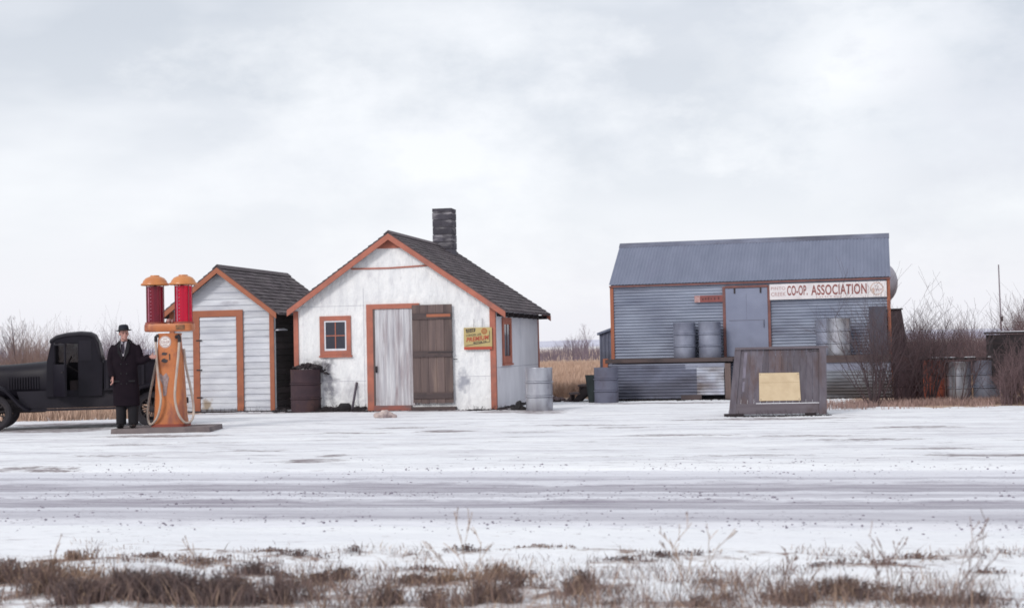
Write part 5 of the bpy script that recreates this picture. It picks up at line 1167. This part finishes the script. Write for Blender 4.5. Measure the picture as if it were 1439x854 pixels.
o = mb.build('dark_stone', 'coal', loc=(q.x, q.y + .25, 0)); tag(o, 'small dark pointed stone between white house and silver drum', 'stone')
# spade leaning in the gap
a = atY(397, 560, 34.9); a.z = .03; shv = thing('garden_spade', 'spade standing in the dark gap between shed and white house', 'spade', a)
mb = MB(); mb.tube([(0, 0, .25), (.12, .15, .95)], .016, 8); mb.build('handle', 'grey_wood', shv)
mb = MB(); mb.prism([(-.08, .25), (.08, .25), (.07, .02), (0, -.03), (-.07, .02)], -.008, .008); mb.build('blade', 'grey_drum', shv)

# ------------------------------------------------------------------ vegetation
def twig(mb, p, d, L, r, depth, g, br=4, droop=0., n=3, up=.12):
    pts = [p]; rr = [r]; q = p.copy(); dd = d.copy(); k = 4
    for i in range(k):
        dd = (dd + Vector((g.gauss(0, .10), g.gauss(0, .10), g.gauss(up * .4, .06)))).normalized(); q = q + dd * (L / k); pts.append(q.copy()); rr.append(max(r * (1 - .8 * (i + 1) / k), .0022))
    mb.tube(pts, rr, n, False)
    if depth > 0:
        for j in range(br):
            t = g.uniform(.25, .95); i = min(k - 1, int(t * k)); s = pts[i].lerp(pts[i + 1], t * k - i)
            side = Vector((g.gauss(0, 1), g.gauss(0, 1), g.gauss(.2, .4))).normalized()
            nd = (dd * .75 + side * .62).normalized(); twig(mb, s, nd, L * g.uniform(.3, .55), rr[i] * .6, depth - 1, g, max(2, br - 1), n=n, up=up)
def shrub(name, label, loc, h, spread, stems, seed, mat='twig', depth=2, br=5, r0=.014, lean=.0, cat='shrub', group=None, base=.12):
    g = random.Random(seed); t = thing(name, label, cat, loc, 0, group); mb = MB(); lo_ = MB()
    for i in range(stems):
        a = g.random() * 6.28; rad = g.random() ** .6; d = Vector((math.cos(a) * rad * spread + lean, math.sin(a) * rad * spread, 1)).normalized()
        p = Vector((math.cos(a) * rad * base, math.sin(a) * rad * base, -.03)); L = h * g.uniform(.6, 1.05) / max(.4, d.z)
        twig(mb if i % 3 else lo_, p, d, L, r0 * g.uniform(.6, 1.2), depth, g, br)
    mb.build('branches', mat, t); lo_.build('stems', 'twig_pale' if mat == 'twig_far' else 'twig_red', t); return t
shrub('bare_shrub', 'low bare shrub fanning out before the warehouse right corner', by(1228, 29.9), 1.95, .62, 30, 11, 'twig', 2, 5, .016)
shrub('bare_shrub', 'tall bare shrub with pale tips rising above the horizon right of the outhouse', by(1305, 31.2), 1.85, .42, 26, 12, 'twig', 2, 5, .015)
shrub('bare_shrub', 'dense dark shrub between the low fanning shrub and the tall one', by(1268, 30.6), 1.45, .5, 34, 13, 'twig_red', 2, 5, .013, base=.35)
shrub('bare_shrub', 'thin leaning shrub in front of the scuffed silver drum', by(1350, 30.4), 1.5, .55, 12, 14, 'twig', 2, 4, .010, lean=.35)
shrub('bare_shrub', 'dense bare shrub between the rust red drum and the scuffed drum', by(1332, 30.7), 1.2, .6, 8, 16, 'twig_rb', 2, 4, .010, base=.25)
shrub('bare_shrub', 'small twiggy shrub beside the dark wagon wheel', by(1410, 29.9), .7, .8, 16, 15, 'twig_red', 1, 5, .010)
def grass_patch(name, label, area, count, h, mat, seed, wid=.007, lean=.25):
    g = random.Random(seed); mb = MB()
    for i in range(count):
        x, y = area(g); hh = h * g.uniform(.4, 1.2); a = g.random() * 6.28; w = wid * g.uniform(.6, 1.3); lx_, ly_ = g.gauss(0, lean) * hh, g.gauss(0, lean) * hh
        c, s = math.cos(a) * w, math.sin(a) * w; z = gz(*uv(x, y)) - .01
        mb.raw([(x - c, y - s, z), (x + c, y + s, z), (x + lx_ * .4 + c * .7, y + ly_ * .4 + s * .7, z + hh * .6), (x + lx_ * .4 - c * .7, y + ly_ * .4 - s * .7, z + hh * .6), (x + lx_, y + ly_, z + hh)], [(0, 1, 2, 3), (3, 2, 4)])
    return tag(mb.build(name, mat), label, 'grass', kind='stuff')
def ar(px0, px1, Y0, Y1, pw=1.):
    def f(g):
        Y = Y0 + (Y1 - Y0) * g.random() ** pw; return ((g.uniform(px0, px1) - 720) / 2000 * Y, Y)
    return f
def ar_strip(g):
    while True:
        px = g.uniform(1150, 1445); Y = g.gauss(29.9, .75); x = (px - 720) / 2000 * Y
        if fb(x, Y, .9) > -.25 + (.5 if px < 1190 else 0) * g.random() and 28.2 < Y < 32: return x, Y
grass_patch('dry_grass_strip', 'strip of tan dry grass at the foot of the right-hand shrubs', ar_strip, 4200, .15, 'grass_pink', 21)
grass_patch('dry_grass_field', 'tall golden dry grass field between white house and warehouse', ar(745, 900, 38.5, 110, 1.6), 16000, .38, 'straw', 22, .012)
grass_patch('dry_grass_verge', 'tan dry grass seen beneath the pickup truck', ar(-60, 260, 31, 70, 1.6), 14000, .30, 'straw', 23, .012)
grass_patch('dry_grass_back', 'dry brown grass behind the drums at the right edge', ar(1250, 1480, 34, 70, 1.4), 12000, .50, 'weed_tan', 24, .012)
# far brush, a mass nobody could count
def brush(name, label, px0, px1, Y0, Y1, h, cnt, mat, seed, r=.02, depth=1, hv=.5, br=4, tall=.0):
    g = random.Random(seed); mb = MB()
    for i in range(cnt):
        Y = g.uniform(Y0, Y1); px = g.uniform(px0, px1); x = (px - 720) / 2000 * Y
        hh = h * (g.uniform(1 - hv, 1 + hv * .3) * (.8 + .5 * fb(px * .02, seed, 1.0))); hh *= 1 + tall * (g.random() < .06)
        twig(mb, Vector((x, Y, -.1)), Vector((g.gauss(0, .14), 0, 1)).normalized(), hh, r, depth, g, br)
    return tag(mb.build(name, mat), label, 'brush', kind='stuff')
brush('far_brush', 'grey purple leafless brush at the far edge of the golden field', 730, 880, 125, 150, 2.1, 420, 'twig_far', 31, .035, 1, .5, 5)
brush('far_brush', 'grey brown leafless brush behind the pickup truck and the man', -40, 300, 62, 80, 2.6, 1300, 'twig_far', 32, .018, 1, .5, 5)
brush('near_brush', 'brown tangled brush showing above the pickup hood', -40, 120, 44, 58, 1.9, 700, 'weed_brown', 33, .011, 1, .4, 5)
brush('right_brush', 'dense dark reddish brush filling the ground behind the right-hand drums', 1255, 1480, 35, 60, 1.95, 1900, 'twig_rb', 34, .013, 1, .25, 5)
brush('wagon_brush', 'brown twigs tangled in front of and over the old farm wagon', 1404, 1455, 28.9, 30.3, 1.35, 110, 'twig_rb', 36, .009, 2, .4, 4)
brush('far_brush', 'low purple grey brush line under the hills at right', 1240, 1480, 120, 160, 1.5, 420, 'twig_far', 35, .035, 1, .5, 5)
# individual far trees
def tree(label, loc, h, seed, mat='twig_far', r0=.05, group=None, spread=.8):
    g = random.Random(seed); t = thing('bare_tree', label, 'tree', loc, 0, group); tr = MB(); cr_ = MB()
    top = Vector((g.uniform(-.1, .1) * h, 0, h * .95)); pts = [Vector((0, 0, -.1)), Vector((.02 * h, 0, h * .35)), top * .7 + Vector((.02 * h, 0, 0)), top]
    tr.tube(pts, [r0, r0 * .75, r0 * .4, r0 * .12], 6)
    for i in range(22):
        f = g.uniform(.22, .95); p = pts[0].lerp(top, f); a = g.random() * 6.28; d = Vector((math.cos(a) * spread, math.sin(a) * spread, 1)).normalized()
        twig(cr_, p, d, h * (1.05 - f) * g.uniform(.45, .75), r0 * .4 * (1.1 - f), 2, g, 4)
    tr.build('trunk', mat, t); cr_.build('crown', mat, t); return t
def gY(px, Y): return ((px - 720) / 2000 * Y, Y, 0)
tree('bare tree with spreading pale crown, leftmost behind the pickup hood', gY(18, 50), 3.0, 41, 'twig_pale', .05)
tree('slim bare tree standing above the far brush left of the warehouse', gY(824, 125), 3.4, 43, 'twig_far', .05, spread=.5)
tree('small bare sapling rising from the brush near the white house', gY(797, 128), 2.2, 44, 'twig_far', .04, spread=.4)
# poles
for px, py, Y, rr, lab in ((1397, 372, 75, .045, 'thin tall utility pole behind the right brush, the left one'), (1432, 420, 60, .075, 'thicker utility pole at the right edge of the picture')):
    q = atY(px, py, Y); po = thing('utility_pole', lab, 'pole', (q.x + .3, Y, 0)); mb = MB(); mb.tube([(0, 0, -.2), (-.05, 0, q.z)], [rr, rr * .7], 8); mb.build('post', 'pole', po)
    mb = MB(); mb.tube([(0, -.05, 2.3), (0, -.18, 2.3)], .05, 8); mb.box(-.06, .06, -.15, -.07, 2.2, 2.45); mb.build('pole_box', 'dark_metal', po)

# roadside weeds
for key, mat, nme, lab in ((1, 'weed_dark', 'dark_weeds', 'clumps of dark brown weeds in the snow of the near roadside'), (2, 'weed_brown', 'brown_weeds', 'brown dead weeds spread through the snow of the near roadside'), (3, 'weed_tan', 'tan_weeds', 'tan dry grass tufts at the lower left and centre of the roadside')):
    g = random.Random(50 + key); mb = MB()
    for (cu_, cv, a_, b_, h, k) in CLW:
        mix_ = {1: (1, 2), 2: (2, 1, 3), 3: (3, 2)}[key]
        n = int(1050 * a_ * b_ / .06 * (1. if k == key else (.30 if k in mix_ else 0)) * (.55 if h < .06 else 1))
        for i in range(n):
            a = g.random() * 6.28; d = abs(g.gauss(0, .75)); u = cu_ + a_ * d * math.cos(a); v = cv + b_ * d * math.sin(a)
            if fb(u, v, 3.0) < -.15: continue
            x, y = xy(u, v); hh = h * g.uniform(.3, 1.15) * (1.1 - d * .4); an = g.random() * 6.28; w = g.uniform(.0012, .0032); c, s = math.cos(an) * w, math.sin(an) * w
            lx_, ly_ = g.gauss(0, .4) * hh, g.gauss(0, .3) * hh; z = gz(u, v) - .01
            mb.raw([(x - c, y - s, z), (x + c, y + s, z), (x + lx_ * .5 + c, y + ly_ * .5 + s, z + hh * .6), (x + lx_ * .5 - c, y + ly_ * .5 - s, z + hh * .6), (x + lx_, y + ly_, z + hh)], [(0, 1, 2, 3), (3, 2, 4)])
            if g.random() < .35:
                q = (x + lx_ * .7, y + ly_ * .7, z + hh * .75); r_ = g.uniform(.004, .010); mb.raw([(q[0] - r_, q[1], q[2]), (q[0] + r_, q[1] + r_ * .3, q[2] + r_ * .4), (q[0] + r_ * .2, q[1] - r_ * .4, q[2] + r_ * 1.6)], [(0, 1, 2)])
    for i in range({1: 4500, 2: 15000, 3: 6000}[key]):
        v = 7.3 + 2.6 * g.random() ** 1.3; u = g.uniform(-4.5, 4.5) * v / 8
        if fb(u, v * 2.2, 1.3) < -.12 + (v - 8) * .16 + (.0 if u < -1 else .10): continue
        x, y = xy(u, v); hh = g.uniform(.015, .06) * (1.6 + 1.4 * sst(8.6, 7.6, v)) * (1.8 if g.random() < .05 else 1) * (.6 if v > 9 else 1); an = g.random() * 6.28; w = g.uniform(.001, .0026); c, s = math.cos(an) * w, math.sin(an) * w
        lx_, ly_ = g.gauss(0, .5) * hh, g.gauss(0, .3) * hh; z = gz(u, v) - .01
        mb.raw([(x - c, y - s, z), (x + c, y + s, z), (x + lx_ * .5 + c, y + ly_ * .5 + s, z + hh * .6), (x + lx_ * .5 - c, y + ly_ * .5 - s, z + hh * .6), (x + lx_, y + ly_, z + hh)], [(0, 1, 2, 3), (3, 2, 4)])
    tag(mb.build(nme, mat), lab, 'weeds', kind='stuff')
# single tall stalks
G_ = 'tall dead weed stalks at the roadside'
for i, (px, py, top, wd, lab, mt) in enumerate((
    (272, 840, 740, .10, 'single straight tan stalk left of centre, tallest at lower left', 'weed_tan'),
    (75, 815, 745, .12, 'tan seed stalks standing at the far lower left', 'weed_tan'),
    (665, 845, 735, .30, 'loose spray of tall reddish stalks at the bottom centre', 'weed_tan'),
    (975, 845, 735, .45, 'wide branching pale weed right of the bottom centre', 'weed_tan'),
    (1108, 830, 765, .20, 'small forked weed before the dark patch at lower right', 'weed_brown'),
    (1255, 850, 770, .35, 'upright reddish weed with seed tips at lower right', 'weed_brown'),
    (1345, 852, 740, .40, 'tallest branching weed near the lower right corner', 'weed_brown'),
    (1235, 850, 780, .2, 'thin weed stalk just left of the upright reddish weed', 'weed_brown'))):
    p = gnd(px, py); q = atY(px, top, p.y); g = random.Random(70 + i); t = thing('weed_stalk', lab, 'weed', (p.x, p.y, -.01), 0, G_); mb = MB(); sd_ = MB(); H_ = q.z
    for k in range(1 if wd < .15 else 3):
        twig(mb, Vector((g.uniform(-.02, .02), 0, 0)), Vector((g.gauss(0, wd * .5), g.gauss(0, .1), 1)).normalized(), H_ * g.uniform(.75, 1.05), .0014, 1 if wd < .15 else 2, g, 3, up=.2)
    for k in range(14 if wd > .15 else 6):
        v = Vector(g.choice(mb.v))
        if v.z > H_ * .6: sd_.ell(v, (.004, .004, .009), 5, 4)
    mb.build('stalk', mt, t)
    if sd_.v: sd_.build('seed_heads', 'weed_brown', t)

# ------------------------------------------------------------------ one object per piece
def split_islands(o, name):
    me = o.data; n = len(me.vertices); par = list(range(n))
    def f(a):
        while par[a] != a: par[a] = par[par[a]]; a = par[a]
        return a
    for e in me.edges:
        a, b = f(e.vertices[0]), f(e.vertices[1])
        if a != b: par[a] = b
    gr = {}
    for p in me.polygons: gr.setdefault(f(p.vertices[0]), []).append([tuple(me.vertices[v].co) + (v,) for v in p.vertices])
    if len(gr) < 2: o.name = name; return
    for k, ps_ in gr.items():
        idx = {}; vs = []; fs = []
        for p in ps_:
            fc = []
            for (x, y, z, v) in p:
                if v not in idx: idx[v] = len(vs); vs.append((x, y, z))
                fc.append(idx[v])
            fs.append(fc)
        m2 = bpy.data.meshes.new(name); m2.from_pydata(vs, [], fs)
        for mt in me.materials: m2.materials.append(mt)
        q = bpy.data.objects.new(name, m2); COL.objects.link(q); q.parent = o.parent; q.location = o.location; q.rotation_euler = o.rotation_euler
        for md in o.modifiers:
            if md.type == 'SOLIDIFY': d_ = q.modifiers.new('s', 'SOLIDIFY'); d_.thickness = md.thickness; d_.offset = md.offset
    bpy.data.objects.remove(o)
NM = {'rails': 'rail', 'stringer': 'stringer', 'bed_rails': 'bed_rail', 'hanging_wires': 'hanging_wire', 'deck_beam': 'deck_beam', 'skirt_flashing': 'skirt_flashing', 'tank_stand': 'stand_leg',
      'hinges': 'hinge', 'door_hangers': 'door_hanger', 'foot_block': 'foot_block', 'buttons': 'button', 'tacks': 'tack', 'pocket_flaps': 'pocket_flap', 'guard_rods': 'guard_rod', 'whitewash_streak': 'whitewash_streak',
      'rafter_tails': 'rafter_tail', 'seed_heads': 'seed_head', 'faded_marks': 'faded_mark', 'chassis': 'chassis_member', 'corner_board': 'corner_board', 'skirt': 'skirt', 'wall_seams': 'wall_seam', 'snow': 'snow_patch', 'badge_small_letters': 'badge_mark'}
for o in list(bpy.data.objects):
    b_ = o.name.split('.')[0]
    if o.type == 'MESH' and b_ in NM and not o.children and o.parent: split_islands(o, NM[b_])

# ------------------------------------------------------------------ light
SUN_TO = Vector((-.62, -.80, math.tan(R(33)))).normalized()      # towards the sun: behind the camera, to the left
sd = bpy.data.lights.new('sun', 'SUN'); sd.energy = 1.15; sd.angle = R(14); sd.color = (1, .96, .92)
so_ = bpy.data.objects.new('sun', sd); COL.objects.link(so_); so_.rotation_euler = (-SUN_TO).to_track_quat('-Z', 'Y').to_euler()
w = bpy.data.worlds.new('World'); S.world = w; w.use_nodes = True; nt = w.node_tree
for n in list(nt.nodes): nt.nodes.remove(n)
out = nn(nt, 'ShaderNodeOutputWorld'); bg = nn(nt, 'ShaderNodeBackground'); bg2 = nn(nt, 'ShaderNodeBackground'); add = nn(nt, 'ShaderNodeAddShader')
sky = nn(nt, 'ShaderNodeTexSky'); sky.sky_type = 'NISHITA'; sky.sun_disc = False; sky.sun_elevation = R(33); sky.sun_rotation = math.atan2(SUN_TO.x, SUN_TO.y); sky.dust_density = 3
tc = nn(nt, 'ShaderNodeTexCoord').outputs['Generated']
sep = nn(nt, 'ShaderNodeSeparateXYZ'); nt.links.new(tc, sep.inputs[0]); Z = sep.outputs['Z']
n1 = noi(nt, tc, 1.7, 4, .5, (1, 1, 2.6)); n2 = noi(nt, tc, 4.5, 6, .5, (1, 1, 3.2))
nmix = mth(nt, 'ADD', mth(nt, 'MULTIPLY', n1, .65), mth(nt, 'MULTIPLY', n2, .35))
dark = mth(nt, 'MULTIPLY', mrange(nt, nmix, .43, .60), mrange(nt, Z, .04, .22, .2, 1))
col = mixc(nt, dark, (.75, .76, .795), (.53, .56, .61))
col = mixc(nt, mrange(nt, Z, 0.0, .09, .6, 0), col, (.74, .73, .79))
bright = mrange(nt, noi(nt, tc, 2.3, 5, .5, (1, 1, 2.8)), .55, .72)
col = mixc(nt, mth(nt, 'MULTIPLY', bright, .7), col, (.88, .885, .90))
def patch(px, py, rad, c, amt, st=1.6):
    global col
    d = ray(px, py); vm = nn(nt, 'ShaderNodeVectorMath', operation='SUBTRACT'); nt.links.new(tc, vm.inputs[0]); vm.inputs[1].default_value = d
    vs2 = nn(nt, 'ShaderNodeVectorMath', operation='MULTIPLY'); nt.links.new(vm.outputs[0], vs2.inputs[0]); vs2.inputs[1].default_value = (1, 1, st)
    l = nn(nt, 'ShaderNodeVectorMath', operation='LENGTH'); nt.links.new(vs2.outputs[0], l.inputs[0])
    dd_ = mth(nt, 'ADD', l.outputs['Value'], mrange(nt, noi(nt, tc, 9, 6, .6, (1, 1, 1.8)), .3, .7, -rad * .6, rad * .6))
    col = mixc(nt, mrange(nt, dd_, 0, rad, amt, 0), col, c)
patch(1190, 110, .12, (.90, .90, .905), .7); patch(950, 90, .10, (.58, .60, .64), .6); patch(1400, 180, .12, (.56, .57, .63), .6); patch(560, 60, .16, (.66, .68, .71), .6); patch(650, 220, .18, (.84, .845, .865), .7)
nt.links.new(col, bg2.inputs[0]); bg2.inputs[1].default_value = .86
nt.links.new(sky.outputs[0], bg.inputs[0]); bg.inputs[1].default_value = .012
nt.links.new(bg.outputs[0], add.inputs[0]); nt.links.new(bg2.outputs[0], add.inputs[1]); nt.links.new(add.outputs[0], out.inputs[0])

S.render.engine = 'CYCLES'; S.view_settings.view_transform = 'Standard'; S.view_settings.look = 'None'; S.view_settings.exposure = .45; S.view_settings.gamma = 1
S.cycles.max_bounces = 6; S.cycles.transparent_max_bounces = 12
S.cycles.filter_width = 1.7
print('objects', len(bpy.data.objects), 'polys', sum(len(m.polygons) for m in bpy.data.meshes))
